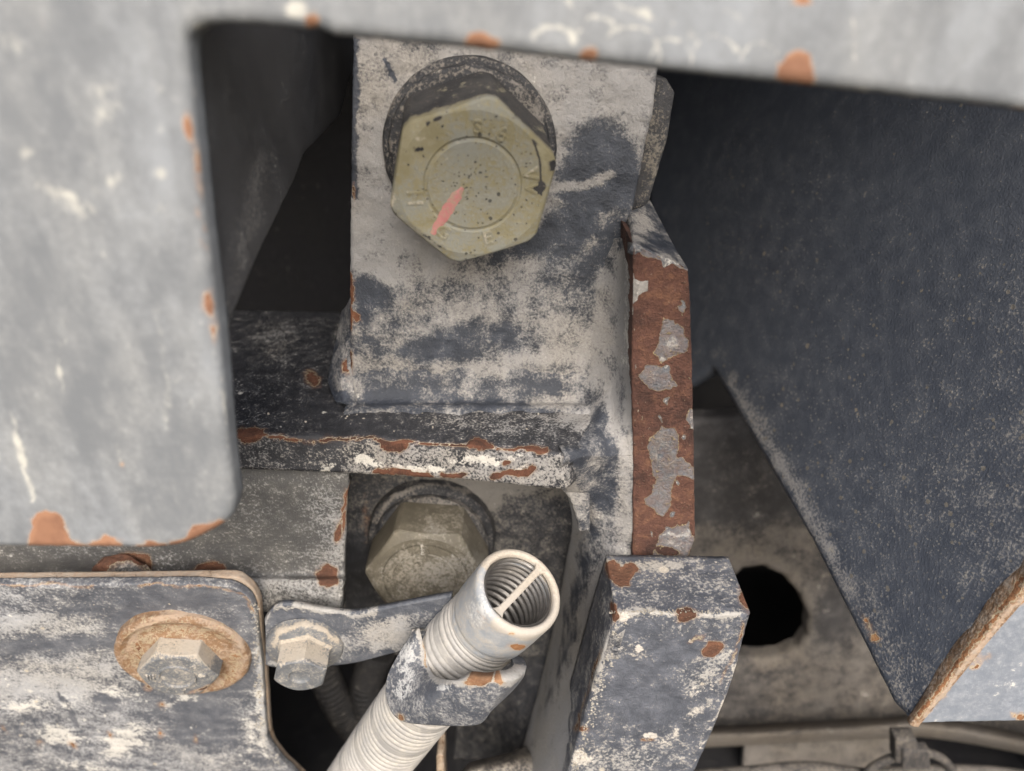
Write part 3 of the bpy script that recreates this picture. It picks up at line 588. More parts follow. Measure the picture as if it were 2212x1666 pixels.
# pink paint stroke on the face
pts = [(1000, 405), (985, 425), (966, 455), (948, 485), (934, 506)]; wd_ = [3, 11, 12, 10, 6]; nf = AX1; V = []; Fc = []
pf = fc + AX1*.0005
cl = crom([(x, y, w_) for (x, y), w_ in zip(pts, wd_)], 8)
for i, (x, y, w_) in enumerate(cl):
    w_ = w_*(1 + .35*(vnoise(np.array([i*.7]), np.array([1.]), 3)[0]-.5))
    for k_, f_ in enumerate((-1, -.5, 0, .5, 1)):
        V.append(onplane(x + f_*w_*.85, y + f_*w_*.52, pf, nf) + AX1*(.0012*(1-f_*f_)))
for i in range(len(cl)-1):
    for k_ in range(4): Fc.append([i*5+k_, i*5+k_+1, i*5+k_+6, i*5+k_+5])
tag(mk('paint_mark', V, Fc, M['pink'], hd, base=(0, .5, 0)), 'short stroke of pink marking paint')
# 2. soiled bolt in the recess
c0 = atY(934, 1153, 2.40)
b2 = thing('hex_bolt', c0, 'soiled dark brown hex bolt in the recess behind the hose, stamped B', 'bolt')
V, Fc = lathe([(.252, -.02), (.252, .026), (.245, .036), (.225, .040), (.12, .040)], c0, AX, jit=.004)
mk('washer', V, Fc, M['black'], b2, base=(0, .44, 0), marks=[m('d', S(4, (800, 1130), (850, 1070), (930, 1045), (1010, 1060)), .75, 5), m('d', E(820, 1130, 14, 30, 30), .6, 10)], sharp=40)
V, Fc = lathe([(.222, .038), (.222, .062), (.212, .072), (.19, .076), (.1, .076)], c0, AX, jit=.004)
mk('collar', V, Fc, M['black'], b2, base=(0, .48, 0), marks=[m('d', S(4, (860, 1095), (930, 1080), (1000, 1090), (1045, 1130)), .8, 5), m('d', E(940, 1086, 60, 8), .7, 8)], sharp=40)
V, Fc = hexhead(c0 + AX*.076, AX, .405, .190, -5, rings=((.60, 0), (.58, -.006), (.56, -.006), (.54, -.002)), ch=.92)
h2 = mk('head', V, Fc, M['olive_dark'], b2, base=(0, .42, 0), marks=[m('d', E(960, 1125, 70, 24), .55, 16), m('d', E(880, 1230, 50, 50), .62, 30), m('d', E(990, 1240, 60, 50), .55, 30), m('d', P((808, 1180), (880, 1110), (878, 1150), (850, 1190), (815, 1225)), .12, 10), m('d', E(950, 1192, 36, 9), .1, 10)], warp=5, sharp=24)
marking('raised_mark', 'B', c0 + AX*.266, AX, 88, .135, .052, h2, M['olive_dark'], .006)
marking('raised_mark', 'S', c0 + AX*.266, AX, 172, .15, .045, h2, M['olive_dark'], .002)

# ------------------------------------------------------------------ plates on the lower left
pb_ = [m('d', S(30, (700, 1100), (735, 1200), (720, 1260)), .58, 30), m('d', E(620, 1140, 90, 50), .36, 40), m('d', E(200, 1225, 260, 26), .3, 20), m('d', P((0, 1244), (200, 1244), (420, 1250), (735, 1245), (730, 1325), (0, 1325)), .62, 8), m('b', E(660, 1285, 60, 20), .35, 24), m('r', S(4, (747, 1060), (742, 1150)), .8, 4), m('r', E(728, 1150, 9, 20), 1, 5),
       m('r', P((678, 1240), (705, 1222), (728, 1228), (730, 1260), (705, 1268), (684, 1258)), 1, 4), m('r', P((408, 1240), (440, 1222), (480, 1220), (498, 1245), (450, 1250)), 1, 4), m('r', P((195, 1245), (215, 1210), (260, 1196), (318, 1196), (330, 1220), (318, 1262), (240, 1262)), .9, 6), m('d', E(560, 1280, 40, 20), .6, 14), m('b', E(505, 1290, 20, 10), .3, 8),
       m('b', E(715, 1000, 30, 14, -20), .5, 8)]
L = []
for y, Y in ((985, 2.02), (1040, 1.985), (1100, 1.99), (1180, 2.005), (1225, 2.01), (1243, 2.0), (1256, 1.965), (1290, 1.955), (1322, 1.955)):
    xr = 752 - (y-1030)*.05
    L.append([atY(x, y, Y) for x in (-250, -60, 120, 260, 400, 520, 640, 700, xr)])
o = loft('back_plate', L, M['plateB'], None, 8, 8, .06, base=(0, .40, 0), marks=pb_, lump=.012)
tag(o, 'dull brownish plate behind the guard plate, left of the soiled bolt', 'plate')
# rusty half-round lug
V, Fc = lathe([(.105, -.02), (.104, .004), (.096, .012), (.05, .015), (.002, .016)], atY(262, 1262, 1.962), A(0, -1, 0.1), seg=60, jit=.012)
o = mk('rust_lug', V, Fc, M['plateB'], None, base=(.42, .55, 0), marks=[m('r', S(9, (200, 1240), (225, 1212), (265, 1200), (318, 1208)), .95, 6), m('r', E(275, 1238, 26, 14), .1, 12)])
tag(o, 'round rusty lug peeping out above the lower left plate', 'lug')
AXL = A(.07, -1, -.17); AXL /= np.linalg.norm(AXL); NL = A(0, -1, -.17); NL /= np.linalg.norm(NL); PL0 = atY(401, 1404, 1.885)
PA = [(-300, 1266), (0, 1265), (200, 1263), (420, 1262), (505, 1268, 20), (548, 1296, 34), (558, 1380), (566, 1440), (573, 1560), (578, 1606, 26), (612, 1648), (665, 1700), (700, 1950), (-300, 1950)]
la = [m('d', P((-100, 1262), (560, 1262), (560, 1300), (300, 1330), (-100, 1320)), .46, 20), m('d', E(130, 1360, 170, 22, -4), .62, 24), m('d', E(120, 1395, 220, 14, -3), .16, 14), m('d', E(60, 1345, 60, 16, -5), .7, 12), m('d', E(400, 1290, 150, 18), .24, 16), m('d', E(520, 1400, 26, 90), .22, 20), m('d', E(300, 1350, 60, 30), .2, 24),
      m('d', E(120, 1470, 170, 50, -5), .72, 40), m('d', E(330, 1520, 80, 26, 0), .3, 26), m('d', E(440, 1560, 60, 70), .2, 30), m('b', E(270, 1600, 60, 32, -20), .7, 24), m('b', E(130, 1590, 50, 22, 15), .7, 18), m('b', S(14, (210, 1500), (300, 1490)), .4, 16), m('b', E(80, 1520, 90, 26), .5, 26), m('d', E(420, 1640, 90, 30), .55, 30), m('b', S(8, (360, 1520), (420, 1500), (460, 1480)), .6, 10),
      m('b', E(180, 1660, 100, 20), .5, 24), m('d', S(4, (140, 1512), (165, 1565)), .0, 4), m('d', S(3, (128, 1500), (150, 1530)), .0, 4), m('d', E(230, 1520, 26, 12, 10), .0, 10), m('b', S(2, (405, 1560), (430, 1590), (455, 1575)), .5, 2), m('b', S(9, (560, 1500), (570, 1640)), .55, 12), m('b', E(545, 1600, 16, 50), .45, 14),
      m('d', S(7, (556, 1320), (565, 1440), (572, 1600)), .85, 6), m('r', S(3, (300, 1264), (440, 1263), (520, 1280), (552, 1330)), .55, 4), m('r', S(3, (0, 1266), (200, 1265)), .5, 4)]
for k in range(70):
    x = rng.uniform(0, 560); y = rng.uniform(1290, 1660); la.append(m('b', E(x, y, rng.uniform(1.2, 4), rng.uniform(1.2, 3.2)), .85, 2))
for k in range(8):
    x = rng.uniform(0, 540); y = rng.uniform(1450, 1650); la.append(m('r', E(x, y, 5, 3, rng.uniform(0, 90)), .75, 3))
lp = thing('lower_plate', atY(280, 1500, 1.90), 'scrubbed grey and white plate at the lower left under the big rusty washer', 'plate')
slab('front_sheet', PA, PL0, NL, .03, M['lower'], lp, res=5, bev=.008, base=(0, .45, 0), marks=la, lump=.012)
PB_ = [(-300, 1253), (0, 1253), (420, 1248), (515, 1246, 24), (560, 1284, 36), (567, 1380), (575, 1440), (582, 1560), (586, 1602, 26), (620, 1645), (690, 1710), (720, 1950), (-300, 1950)]
slab('backing_sheet', PB_, PL0 - NL*.033, NL, .03, M['tanrust'], lp, res=10, bev=.008, base=(.25, .8, 0), marks=[m('r', S(5, (480, 1262), (540, 1290)), .8, 6)])
def settle(c, a, h):                 # dust lies on the flanks that face up
    def f(V, wc):
        k_ = (V - c)@a; fl = ss(h*.97, h*.85, k_); up = (V - c)[:, 2]
        wc[:, 1] += fl*ss(.0, .05, up)*.42 - fl*(1 - ss(-.06, .0, up))*.12; return wc
    return f
# 3. bolt with big rusty washer
c0 = PL0
b3 = thing('hex_bolt', c0, 'tan rusty hex bolt with a wide dished washer on the lower left plate', 'bolt')
V, Fc = lathe([(.224, -.01), (.224, .022), (.217, .033), (.203, .036), (.186, .028), (.163, .026), (.142, .030), (.126, .036), (.06, .036)], c0, AXL, jit=.004)
mk('washer', V, Fc, M['tanrust'], b3, base=(.36, .48, 0), marks=[m('d', S(8, (280, 1400), (300, 1360), (350, 1330), (410, 1322), (480, 1340), (525, 1380)), .95, 8), m('r', E(330, 1370, 40, 16, -35), .44, 12), m('r', E(300, 1420, 20, 30, 20), .44, 10), m('r', E(420, 1365, 60, 8, 8), .44, 8), m('r', E(505, 1440, 14, 30, 20), .44, 10), m('d', E(520, 1400, 14, 30), .7, 10)], sharp=40)
V, Fc = hexhead(c0 + AXL*.034, AXL, .230, .070, -12, rings=((.56, 0), (.54, .006), (.48, .006), (.44, .0), (.38, .0)), ch=.93, rnd=1.15)
h3 = mk('head', V, Fc, M['boltgrey'], b3, base=(0, .42, 0), marks=[m('r', E(440, 1488, 30, 4, -20), .6, 4)], warp=3, sharp=12, post=settle(c0 + AXL*.034, AXL, .070))
for txt, ang, tn in (('8', 38, 0), ('8', 2, 0), ('III', 172, 90), ('L', 235, 180), ('Y', 270, 180)):
    marking('raised_mark', txt, c0 + AXL*.104, AXL, ang, .084, .038, h3, M['boltgrey'], .003, tn)

# ------------------------------------------------------------------ strap, flange bolt
L = []
for xs, yt, yb, Y in ((574, 1350, 1436, 1.875), (590, 1316, 1441, 1.872), (625, 1307, 1440, 1.87), (690, 1319, 1440, 1.87), (760, 1327, 1433, 1.86), (830, 1316, 1416, 1.84), (900, 1302, 1398, 1.82), (975, 1289, 1382, 1.80)):
    L.append([atY(xs, yt + (yb-yt)*f_, Y - bow - .034*(.5-f_)) for f_, bow in ((0, 0), (.25, 0), (.5, 0), (.75, 0), (1, 0))])
st = loft('strap', L, M['clip'], None, 8, 12, .022, base=(0, .36, 0), marks=[m('d', S(3, (576, 1350), (590, 1318), (640, 1309), (760, 1329), (850, 1318)), .95, 4), m('d', E(640, 1335, 50, 10, 6), .1, 8), m('d', E(590, 1380, 10, 40), .15, 8), m('d', E(840, 1370, 60, 40, -10), .85, 30), m('d', S(10, (830, 1320), (960, 1296)), .15, 8), m('d', S(6, (700, 1440), (840, 1412)), .2, 6), m('d', E(750, 1390, 30, 20), .5, 14), m('d', S(4, (578, 1436), (620, 1438)), .9, 4)])
tag(st, 'grey metal strap reaching from the small flange bolt to the hose clip', 'strap')
c0 = atY(660, 1392, 1.868)
b4 = thing('flange_bolt', c0, 'small dusty flange bolt holding the strap, right of the rusty bolt', 'bolt')
V, Fc = lathe([(.129, -.01), (.129, .014), (.124, .022), (.112, .026), (.085, .034), (.03, .036)], c0, AXL, jit=.003)
mk('flange', V, Fc, M['boltgrey'], b4, base=(0, .42, 0), marks=[m('d', S(6, (590, 1395), (610, 1365), (655, 1348), (700, 1356), (728, 1380)), .95, 6), m('d', E(620, 1385, 14, 14), .2, 8)], sharp=40)
V, Fc = hexhead(c0 + AXL*.028, AXL, .160, .095, 13, rings=((.46, 0), (.40, -.008), (.3, -.01)), ch=.96, flare=.10, rnd=1.15)
h4 = mk('head', V, Fc, M['boltgrey'], b4, base=(0, .36, 0), marks=[m('d', S(2.5, (604, 1440), (620, 1424), (668, 1412), (710, 1430)), .9, 3)], warp=3, sharp=12, post=settle(c0 + AXL*.028, AXL, .095))

# ------------------------------------------------------------------ flexible conduit and its clip
p_end = atD(1124, 1273, 2.15); p_mid = atD(968, 1436, 2.43); p_far = atD(790, 1672, 2.86); p_out = atD(640, 1890, 3.3)
ax = p_end - p_mid; ax /= np.linalg.norm(ax); vd = CAM - p_end; vd /= np.linalg.norm(vd); ax = ax + vd*.22; ax /= np.linalg.norm(ax)
path = crom([p_end + ax*.2, p_end, p_end - ax*.22, p_mid, p_far, p_out], 60)[60:]
Lc = np.concatenate([[0], np.cumsum(np.linalg.norm(np.diff(path, axis=0), axis=1))])
tot = Lc[-1]; nst = int(tot/.0030); sN = np.linspace(.19, tot, nst); PP = np.stack([np.interp(sN, Lc, path[:, k]) for k in range(3)], 1)
hs = thing('conduit', p_end, 'beige ribbed metal conduit with an open capped end, sloping up from below', 'conduit')
def rib(i):
    s_ = sN[i]; t = s_ % .0250/.0250; gap = .80 + .2*vnoise(np.array([math.floor(s_/.0250)*1.7]), np.array([.5]), 5)[0]
    return .125 + (.0075*gap*(abs(math.sin(math.pi*t))**.6) if (s_ % .175) < .15 else .004)
V, Fc = tube(PP, rib, 64); Fc = Fc[:-2] + Fc[-1:]
mk('ribbed_tube', V, Fc, M['conduit'], hs, base=(0, .5, 0), marks=[m('d', S(8, (1000, 1330), (1080, 1420)), .7, 10)])
# inner ribbed liner, seen through the end
sI = np.linspace(.012, .8, 210); PI_ = np.stack([np.interp(sI, Lc, path[:, k]) for k in range(3)], 1)
V, Fc = tube(PI_, lambda i: .108 + .0065*math.cos(2*math.pi*sI[i]/.0250), 48)
Fc = [f[::-1] for f in Fc[:-2]]
mk('inner_rings', V, Fc, M['inner'], hs, base=(0, .4, 0))
V, Fc = lathe([(k1*1.07, k2) for k1, k2 in ((.1125, -.24), (.121, -.225), (.124, -.205), (.1215, -.19), (.1255, -.175), (.1265, -.05), (.1265, -.024), (.1245, -.010), (.119, -.002), (.112, .001), (.106, -.001), (.1025, -.007), (.1015, -.03), (.1015, -.06))], p_end, ax, seg=128, jit=.001)
cp = mk('end_cap', V, Fc, M['cap'], hs, base=(0, .45, .1), marks=[m('d', S(14, (1055, 1215), (1110, 1190), (1180, 1215), (1205, 1280), (1190, 1340), (1130, 1372), (1080, 1345)), 1, 10), m('b', E(1050, 1300, 30, 50, 40), .6, 20), m('d', E(1110, 1390, 50, 12, 20), .1, 12), m('r', E(1118, 1398, 15, 6, -5), 1, 4), m('r', S(3, (1030, 1320), (1050, 1340)), .3, 3), m('r', E(1104, 1369, 8, 3), .6, 3)], warp=4)
vd = CAM - p_end; vd /= np.linalg.norm(vd); e1 = vd - ax*np.dot(vd, ax); e1 /= np.linalg.norm(e1); e2 = np.cross(ax, e1)
# bar across the mouth
def bar(c, d, wdir, n, L, wid, th):
    V = []; Fc = []; prof = [(-1, -.5), (-1, .3), (-.75, .5), (.75, .5), (1, .3), (1, -.5)]
    K = 24
    for i in range(K+1):
        t = i/K*2-1; fl = 1 + .9*max(0, abs(t)-.86)/.14
        for a_, b_ in prof: V.append(c + d*L*t + wdir*wid*a_*fl + n*th*b_)
    q_ = len(prof)
    for i in range(K):
        for k in range(q_): Fc.append([i*q_+k, i*q_+(k+1) % q_, (i+1)*q_+(k+1) % q_, (i+1)*q_+k])
    return V, Fc
V, Fc = bar(p_end - ax*.008, e1, e2, ax, .110, .0105, .014)
mk('cross_piece', V, Fc, M['cap'], hs, base=(0, .95, 0), sharp=40)
# U clip
K_ = (.10, .12, .14, .15, .16, .16, .16, .15, .13, .11, .05)
c1_ = [(906, 1357, 1.83), (922, 1420, 1.79), (930, 1448, 1.76), (948, 1464, 1.70), (985, 1470, 1.64), (1030, 1472, 1.615), (1075, 1473, 1.60), (1110, 1469, 1.61), (1130, 1456, 1.63), (1137, 1438, 1.66), (1128, 1418, 1.70)]
c2_ = [(893, 1362, 1.845), (850, 1432, 1.81), (834, 1475, 1.80), (838, 1522, 1.78), (866, 1557, 1.73), (940, 1567, 1.68), (1030, 1566, 1.645), (1064, 1534, 1.635), (1110, 1490, 1.65), (1134, 1456, 1.68), (1129, 1434, 1.705)]
L = []
for f_ in (0, .33, .66, 1): L.append([atY(a_[0]*(1-f_)+b_[0]*f_, a_[1]*(1-f_)+b_[1]*f_, (a_[2]*(1-f_)+b_[2]*f_) - k_ - .012*math.sin(math.pi*f_)) for a_, b_, k_ in zip(c1_, c2_, K_)])
cl = loft('hose_clip', L, M['clip'], None, 8, 10, .036, base=(0, .44, 0), offset=-1, marks=[m('b', E(875, 1430, 26, 60, 12), .62, 18), m('b', E(870, 1490, 20, 30), .55, 14), m('d', E(935, 1500, 14, 26, 20), .1, 8), m('b', E(955, 1483, 26, 10), .6, 6), m('d', S(7, (908, 1362), (922, 1430), (945, 1466), (1020, 1473), (1110, 1471), (1134, 1440)), 1.1, 5), m('r', S(5, (1005, 1472), (1085, 1473)), .95, 4), m('r', S(3, (1110, 1462), (1121, 1440)), .7, 3), m('r', S(2.5, (912, 1385), (924, 1440)), .6, 3), m('r', E(866, 1550, 12, 10, 40), .65, 8), m('d', E(1000, 1530, 60, 24), .38, 20), m('b', S(4, (950, 1540), (975, 1520)), .4, 5)])
tag(cl, 'worn grey U shaped hose clip cradling the beige conduit', 'clip')

# ------------------------------------------------------------------ block
bm_ = [m('d', E(1450, 1270, 110, 30), .46, 30), m('d', S(7, (1320, 1222), (1470, 1222)), .85, 6), m('d', S(5, (1335, 1325), (1420, 1322), (1600, 1330)), .85, 5), m('d', E(1380, 1360, 40, 14, -10), .2, 10), m('d', E(1430, 1420, 70, 30, -20), .12, 26), m('d', E(1410, 1520, 80, 50, 0), .2, 26), m('d', E(1340, 1470, 30, 40, 20), .2, 14), m('d', E(1370, 1410, 60, 10, 20), .62, 12), m('b', E(1345, 1335, 16, 11), .7, 6),
       m('d', S(14, (1500, 1480), (1560, 1420)), .6, 16), m('b', E(1520, 1490, 34, 14, -25), .5, 14), m('b', E(1500, 1540, 24, 11, -25), .6, 8), m('b', E(1450, 1590, 50, 12, -18), .45, 12), m('b', E(1384, 1402, 9, 8), .9, 3), m('b', E(1402, 1590, 12, 9), .9, 4), m('r', E(1398, 1602, 12, 5), .7, 4), m('b', E(1285, 1490, 9, 6), .85, 4), m('b', E(1262, 1640, 24, 10, 10), .8, 6), m('b', E(1255, 1625, 16, 9), .7, 6),
       m('r', P((1300, 1222), (1325, 1213), (1340, 1228), (1358, 1218), (1380, 1230), (1362, 1262), (1335, 1262), (1312, 1246)), 1, 4), m('r', P((1320, 1300), (1336, 1310), (1340, 1338), (1326, 1345)), 1, 4), m('r', E(1480, 1326, 24, 12), 1, 4), m('r', E(1538, 1404, 24, 14, -30), 1, 4), m('r', E(1608, 1300, 6, 22, -20), .9, 4), m('r', E(1505, 1380, 22, 8, -25), .5, 8),
       m('r', S(3, (1300, 1400), (1270, 1480), (1240, 1580)), .6, 4), m('r', E(1255, 1575, 12, 8), .8, 5), m('r', S(3, (1604, 1350), (1560, 1480)), .6, 4), m('b', S(2.5, (1618, 1330), (1570, 1490), (1500, 1660)), .6, 3), m('d', E(1300, 1640, 80, 26, 0), .55, 20), m('d', S(8, (1316, 1370), (1280, 1480)), .7, 8)]
o = slab('stop_block', [(1330, 1323), (1622, 1327), (1616, 1348), (1584, 1470), (1545, 1570), (1500, 1672), (1420, 1900), (1165, 1900), (1228, 1666), (1290, 1450)], *Yp(1.66), .26, M['block'], None, res=5, bev=.012, base=(0, .42, 0), marks=bm_, rings=14, lump=.012, wob=1.8)
tag(o, 'scuffed grey square block with small rust chips under the rusted bracket edge', 'block')

# ------------------------------------------------------------------ right guard: side sheet, front flange
f1, f2, far = atY(1968, 1560, 1.55), atY(2212, 1262, 1.55), atD(1540, 800, 3.4)
nw = np.cross(f2 - f1, far - f1); nw /= np.linalg.norm(nw)
rg = thing('side_guard', f1, 'large dark speckled side guard sheet on the right with a rusty folded edge', 'side guard')
sm = [m('d', S(20, (1575, 830), (1700, 1040), (1815, 1240), (1925, 1430), (1985, 1525)), .88, 30), m('d', S(9, (1550, 800), (1965, 1556)), .45, 8), m('d', E(1985, 1480, 60, 60, -40), .95, 40), m('b', S(4, (1700, 1020), (1880, 1330)), .3, 8), m('d', E(2260, 1050, 330, 520, 20), .52, 260), m('d', E(1990, 1300, 110, 130, -30), .40, 80), m('b', E(1872, 1500-80, 18, 26, 40), .25, 12), m('d', E(1900, 1380, 50, 100, -28), .55, 40), m('d', E(1970, 1480, 60, 40, -40), .58, 30),
      m('r', E(1870, 1340, 5, 12, -30), .8, 4), m('r', E(1892, 1378, 7, 12, -40), .8, 4), m('d', S(14, (1985, 1530), (2212, 1230)), .8, 8)]
slab('side_sheet', [(1400, 834), (1480, 832), (1538, 800), (1750, 1170), (1925, 1520), (1968, 1562, 16), (2090, 1412), (2212, 1262), (2700, 665), (2700, 100), (2212, -60), (1400, -60)], f1, nw, .06, M['wall'], rg, res=9, bev=.03, base=(0, .30, 0), marks=sm, wob=1.2)
fm = [m('r', P((1960, 1560), (2060, 1432), (2140, 1335), (2212, 1245), (2230, 1260), (2212, 1295), (2130, 1385), (2045, 1495), (1985, 1565)), 1, 5), m('r', E(2110, 1440, 10, 6, -20), .7, 5), m('r', E(2120, 1425, 30, 10, -20), .42, 10), m('r', E(2205, 1545, 22, 8), .6, 6), m('b', E(2180, 1480, 50, 30, -30), .2, 30)]
slab('front_flange', [(1970, 1563), (2090, 1414), (2212, 1264), (2700, 667), (2800, 1300), (2800, 1560), (2212, 1558)], f1 + A(0, -.004, 0), A(0, -1, 0), .05, M['flange'], rg, res=6, bev=.006, base=(0, .45, 0), marks=fm)
# rusted folded seam
L = []
for t in np.linspace(0, 1.9, 12):
    c = f1 + (f2-f1)*t; ed = (f2-f1)/np.linalg.norm(f2-f1); outw = nw if np.dot(nw, CAM-f1) > 0 else -nw; fr = A(0, -1, 0); side = np.cross(ed, outw); side = side if side[0] < 0 else -side
    side2 = np.cross(ed, fr); side2 = side2 if side2[0] > 0 else -side2; wv = .006*math.sin(t*23) + .004*math.sin(t*51)
    wd1 = .042*min(1, .35+t*1.4) + wv; wd2 = .025 + wv*.6
    L.append([c + side*wd1 + outw*.001, c + side*wd1*.6 + outw*.008, c + (outw+fr)*.010, c + side2*wd2*.6 + fr*.014, c + side2*wd2 + fr*.005])
rs = loft('rusty_seam', L, M['tanrust'], rg, 6, 16, 0, base=(.29, .46, 0), marks=[m('r', S(6, (1985, 1545), (2212, 1250)), .62, 8), m('d', S(3, (2000, 1545), (2100, 1420), (2212, 1285)), .95, 4)], lump=.02)
rs['label'] = 'rusty folded seam'

# ------------------------------------------------------------------ rear frame on the right, with its oval hole
rm_ = [m('d', P((1380, 880), (2000, 880), (2000, 1100), (1380, 1140)), .02, 50), m('d', E(1850, 1480, 240, 90), .55, 60), m('d', S(20, (1560, 1195), (1640, 1200), (1710, 1250), (1745, 1320), (1720, 1400), (1640, 1430)), .72, 16), m('d', S(22, (1500, 1160), (1700, 1150), (1800, 1180)), .6, 20), m('d', E(1600, 1040, 90, 100), .30, 50), m('d', E(1800, 1330, 40, 60), .22, 30), m('d', S(12, (1450, 1590), (1700, 1580), (2000, 1565)), .85, 10), m('d', E(1580, 1500, 70, 60), .35, 40)]  # low dust along the top paints in the shade of the deep part
rf = slab('crossmember', [(1300, 906), (1500, 908), (1625, 900), (1760, 900), (2300, 1000), (2600, 1300), (2600, 1700), (2212, 1612), (2100, 1588), (1980, 1572), (1700, 1592), (1480, 1604), (1380, 1606)], *Yp(3.15), .10, M['rear'], None, res=9, bev=.035, base=(0, .48, 0), marks=rm_, lump=.03, wob=3,
     holes=[[(1556, 1318), (1575, 1262), (1610, 1230), (1650, 1226), (1695, 1250), (1730, 1290), (1748, 1335), (1746, 1376), (1724, 1406), (1685, 1422), (1640, 1426), (1580, 1422)]])
tag(rf, 'brown dusty rear frame with an oval black hole beside the block', 'frame')
V, Fc = tube(crom([atY(1380, 1700, 2.5), atY(1500, 1678, 2.5), atY(1620, 1668, 2.5), atY(1760, 1662, 2.5), atY(1880, 1672, 2.5), atY(2050, 1664, 2.5), atY(2212, 1676, 2.5), atY(2500, 1720, 2.5)], 10), lambda i: .030 + .010*math.exp(-((i-28)/5)**2), 18)
tag(mk('rear_hose', V, Fc, M['rear'], None, base=(0, .55, 0)), 'dusty hose along the bottom right, below the rear frame', 'hose')
hk = thing('hose_clamp', atY(1960, 1650, 2.45), 'small dark clamp with a curved band at the bottom right', 'clamp')
V, Fc = tube(crom([atY(1858, 1694, 2.48), atY(1880, 1662, 2.46), atY(1925, 1638, 2.45), atY(1985, 1624, 2.45), atY(2030, 1636, 2.46), atY(2056, 1664, 2.48), atY(2064, 1700, 2.5)], 8), .022, 14)
mk('band', V, Fc, M['rear'], hk, base=(0, .5, 0))
def blk(x0, y0, x1, y1, Y, th, nm, par, mt, **kw): return slab(nm, [(x0, y0, 6), (x1, y0, 6), (x1, y1, 6), (x0, y1, 6)], *Yp(Y), th, mt, par, res=6, bev=.01, **kw)
blk(1935, 1598, 1982, 1650, 2.40, .07, 'buckle', hk, M['rear'], base=(0, .5, 0))
blk(1950, 1622, 2010, 1662, 2.385, .05, 'screw_housing', hk, M['rear'], base=(0, .42, 0))

# ------------------------------------------------------------------ dim hoses and brackets under the strap
for pts_, nm, lb in (([(820, 1405, 2.75), (800, 1450, 2.75), (790, 1500, 2.72), (810, 1560, 2.7), (850, 1640, 2.7), (880, 1720, 2.7)], 'ribbed_hose', 'dim ribbed hose under the strap, nearer the conduit'),
                     ([(690, 1430, 2.72), (715, 1490, 2.7), (745, 1545, 2.68), (790, 1600, 2.66), (840, 1680, 2.66)], 'ribbed_hose', 'dim ribbed hose under the strap, left of the other dim hose')):
    pp = crom([atY(*a_) for a_ in pts_], 26)
    V, Fc = tube(pp, lambda i: .078 + .007*math.sin(i*1.45), 22)
    tag(mk(nm, V, Fc, M['dim'], None, base=(0, .5, 0)), lb, 'hose', 'dim ribbed hoses inside')
L = []
for x, y0 in ((1350, 1576), (1500, 1572), (1700, 1562), (1900, 1552), (1980, 1548), (2090, 1562), (2212, 1586), (2500, 1650)):
    L.append([atY(x, y0 + dy, Y_) for dy, Y_ in ((0, 3.14), (8, 3.03), (20, 2.97), (34, 2.98), (44, 3.04))])
ld = loft('lower_ledge', L, M['rear'], rf, 6, 20, .03, base=(0, .85, 0), marks=[m('d', S(4, (1500, 1590), (1900, 1572)), .6, 6), m('b', E(1780, 1578, 20, 3), .5, 4)], lump=.06)
slab('web_plate', [(1610, 1585), (1960, 1585), (1930, 1640), (1890, 1720), (1600, 1720)], *Yp(3.2), .05, M['rear'], rf, res=9, bev=.01, base=(0, .62, 0), lump=.05)
o = slab('upright_tab', [(943, 1632, 5), (958, 1632, 5), (962, 1800), (940, 1800)], *Yp(1.98), .12, M['tanrust'], None, res=5, bev=.006, base=(.2, .6, 0))
tag(o, 'narrow upright tan tab at the bottom edge beside the conduit', 'tab')
L = [row(1612, (1135, 0, 2.15), (1100, 14, 2.14), (1060, 24, 2.13), (1015, 36, 2.14), (995, 60, 2.18)), row(1640, (1150, 0, 2.02), (1105, 6, 2.0), (1060, 12, 2.0), (1015, 20, 2.02), (990, 40, 2.08)), row(1690, (1150, 0, 1.96), (1105, 0, 1.95), (1060, 0, 1.95), (1010, 0, 1.98), (985, 0, 2.02)), row(1800, (1150, 0, 1.95), (1105, 0, 1.94), (1060, 0, 1.94), (1000, 0, 1.97), (970, 0, 2.0))]
o = loft('foot_casting', L, M['webdust'], None, 8, 8, .06, base=(0, .55, 0), lump=.05)
tag(o, 'rounded dusty casting at the bottom edge left of the block', 'casting')
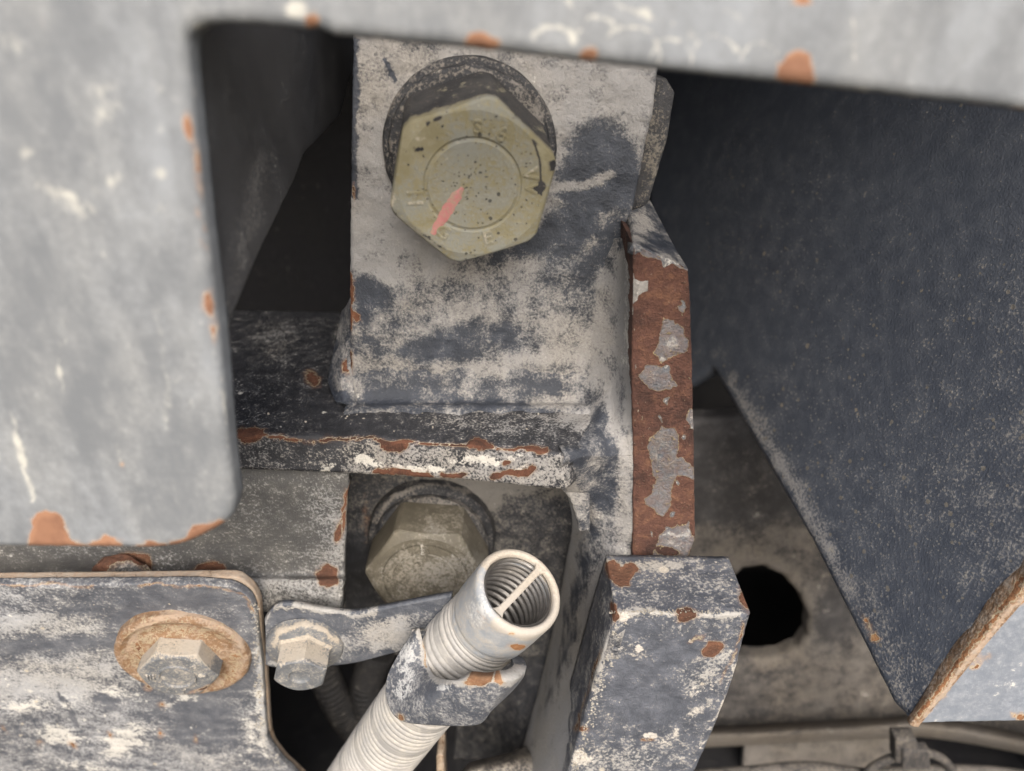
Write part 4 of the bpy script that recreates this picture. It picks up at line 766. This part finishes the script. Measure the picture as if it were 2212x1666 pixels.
L = [row(1380, (1010, 0, 2.6), (1080, 0, 2.55), (1160, 0, 2.5), (1220, 0, 2.45)), row(1500, (990, 0, 2.62), (1060, 0, 2.55), (1130, 0, 2.45), (1200, 0, 2.4)), row(1640, (980, 0, 2.6), (1040, 0, 2.5), (1100, 0, 2.4), (1160, 0, 2.3))]
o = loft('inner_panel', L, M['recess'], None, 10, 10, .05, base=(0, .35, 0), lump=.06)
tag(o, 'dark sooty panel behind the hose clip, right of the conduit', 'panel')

# ------------------------------------------------------------------ crumbs of dried mud caught on edges and corners
V = []; Fc = []
ico = bmesh.new(); bmesh.ops.create_icosphere(ico, subdivisions=1, radius=1); iv = np.array([v.co[:] for v in ico.verts]); fi = [[v.index for v in f.verts] for f in ico.faces]; ico.free()
def crumb(c, r):
    b = len(V); k = np.random.uniform(.7, 1.3, 3)
    for v in iv: V.append(c + v*k*r*random.uniform(.75, 1.2))
    Fc.extend([[b+i for i in f] for f in fi])
for k in range(260):
    t = random.random(); e_ = crom([(557, 1310), (564, 1440), (571, 1560), (577, 1610), (612, 1650)], 10); q_ = e_[int(t*(len(e_)-1))]
    crumb(onplane(q_[0] - abs(random.gauss(0, 9)), q_[1] + random.uniform(-12, 12), PL0, NL), random.uniform(.0015, .0045))
for k in range(150):
    t = random.random()**.7; crumb(atY(1334 - 102*t + abs(random.gauss(0, 10)), 1330 + 336*t, 1.66), random.uniform(.002, .005))
for k in range(120):
    crumb(atY(random.uniform(1310, 1560), 1322 + random.gauss(0, 3), 1.662), random.uniform(.0012, .003))
for k in range(16): crumb(atZ(random.gauss(755, 22), random.uniform(866, 905), -1.167), random.uniform(.001, .0045))
for k in range(14): crumb(atZ(random.uniform(560, 1180), random.uniform(850, 935), -1.168), random.uniform(.0015, .004))
for k in range(60): crumb(onplane(random.uniform(20, 540), random.uniform(1300, 1660), PL0, NL), random.uniform(.0012, .003))
o = mk('mud_crumbs', V, Fc, M['mud'], None, base=(0, .7, 0), smooth=False); tag(o, 'crumbs of dried tan mud caught on plate edges and in corners', 'mud', kind='stuff')
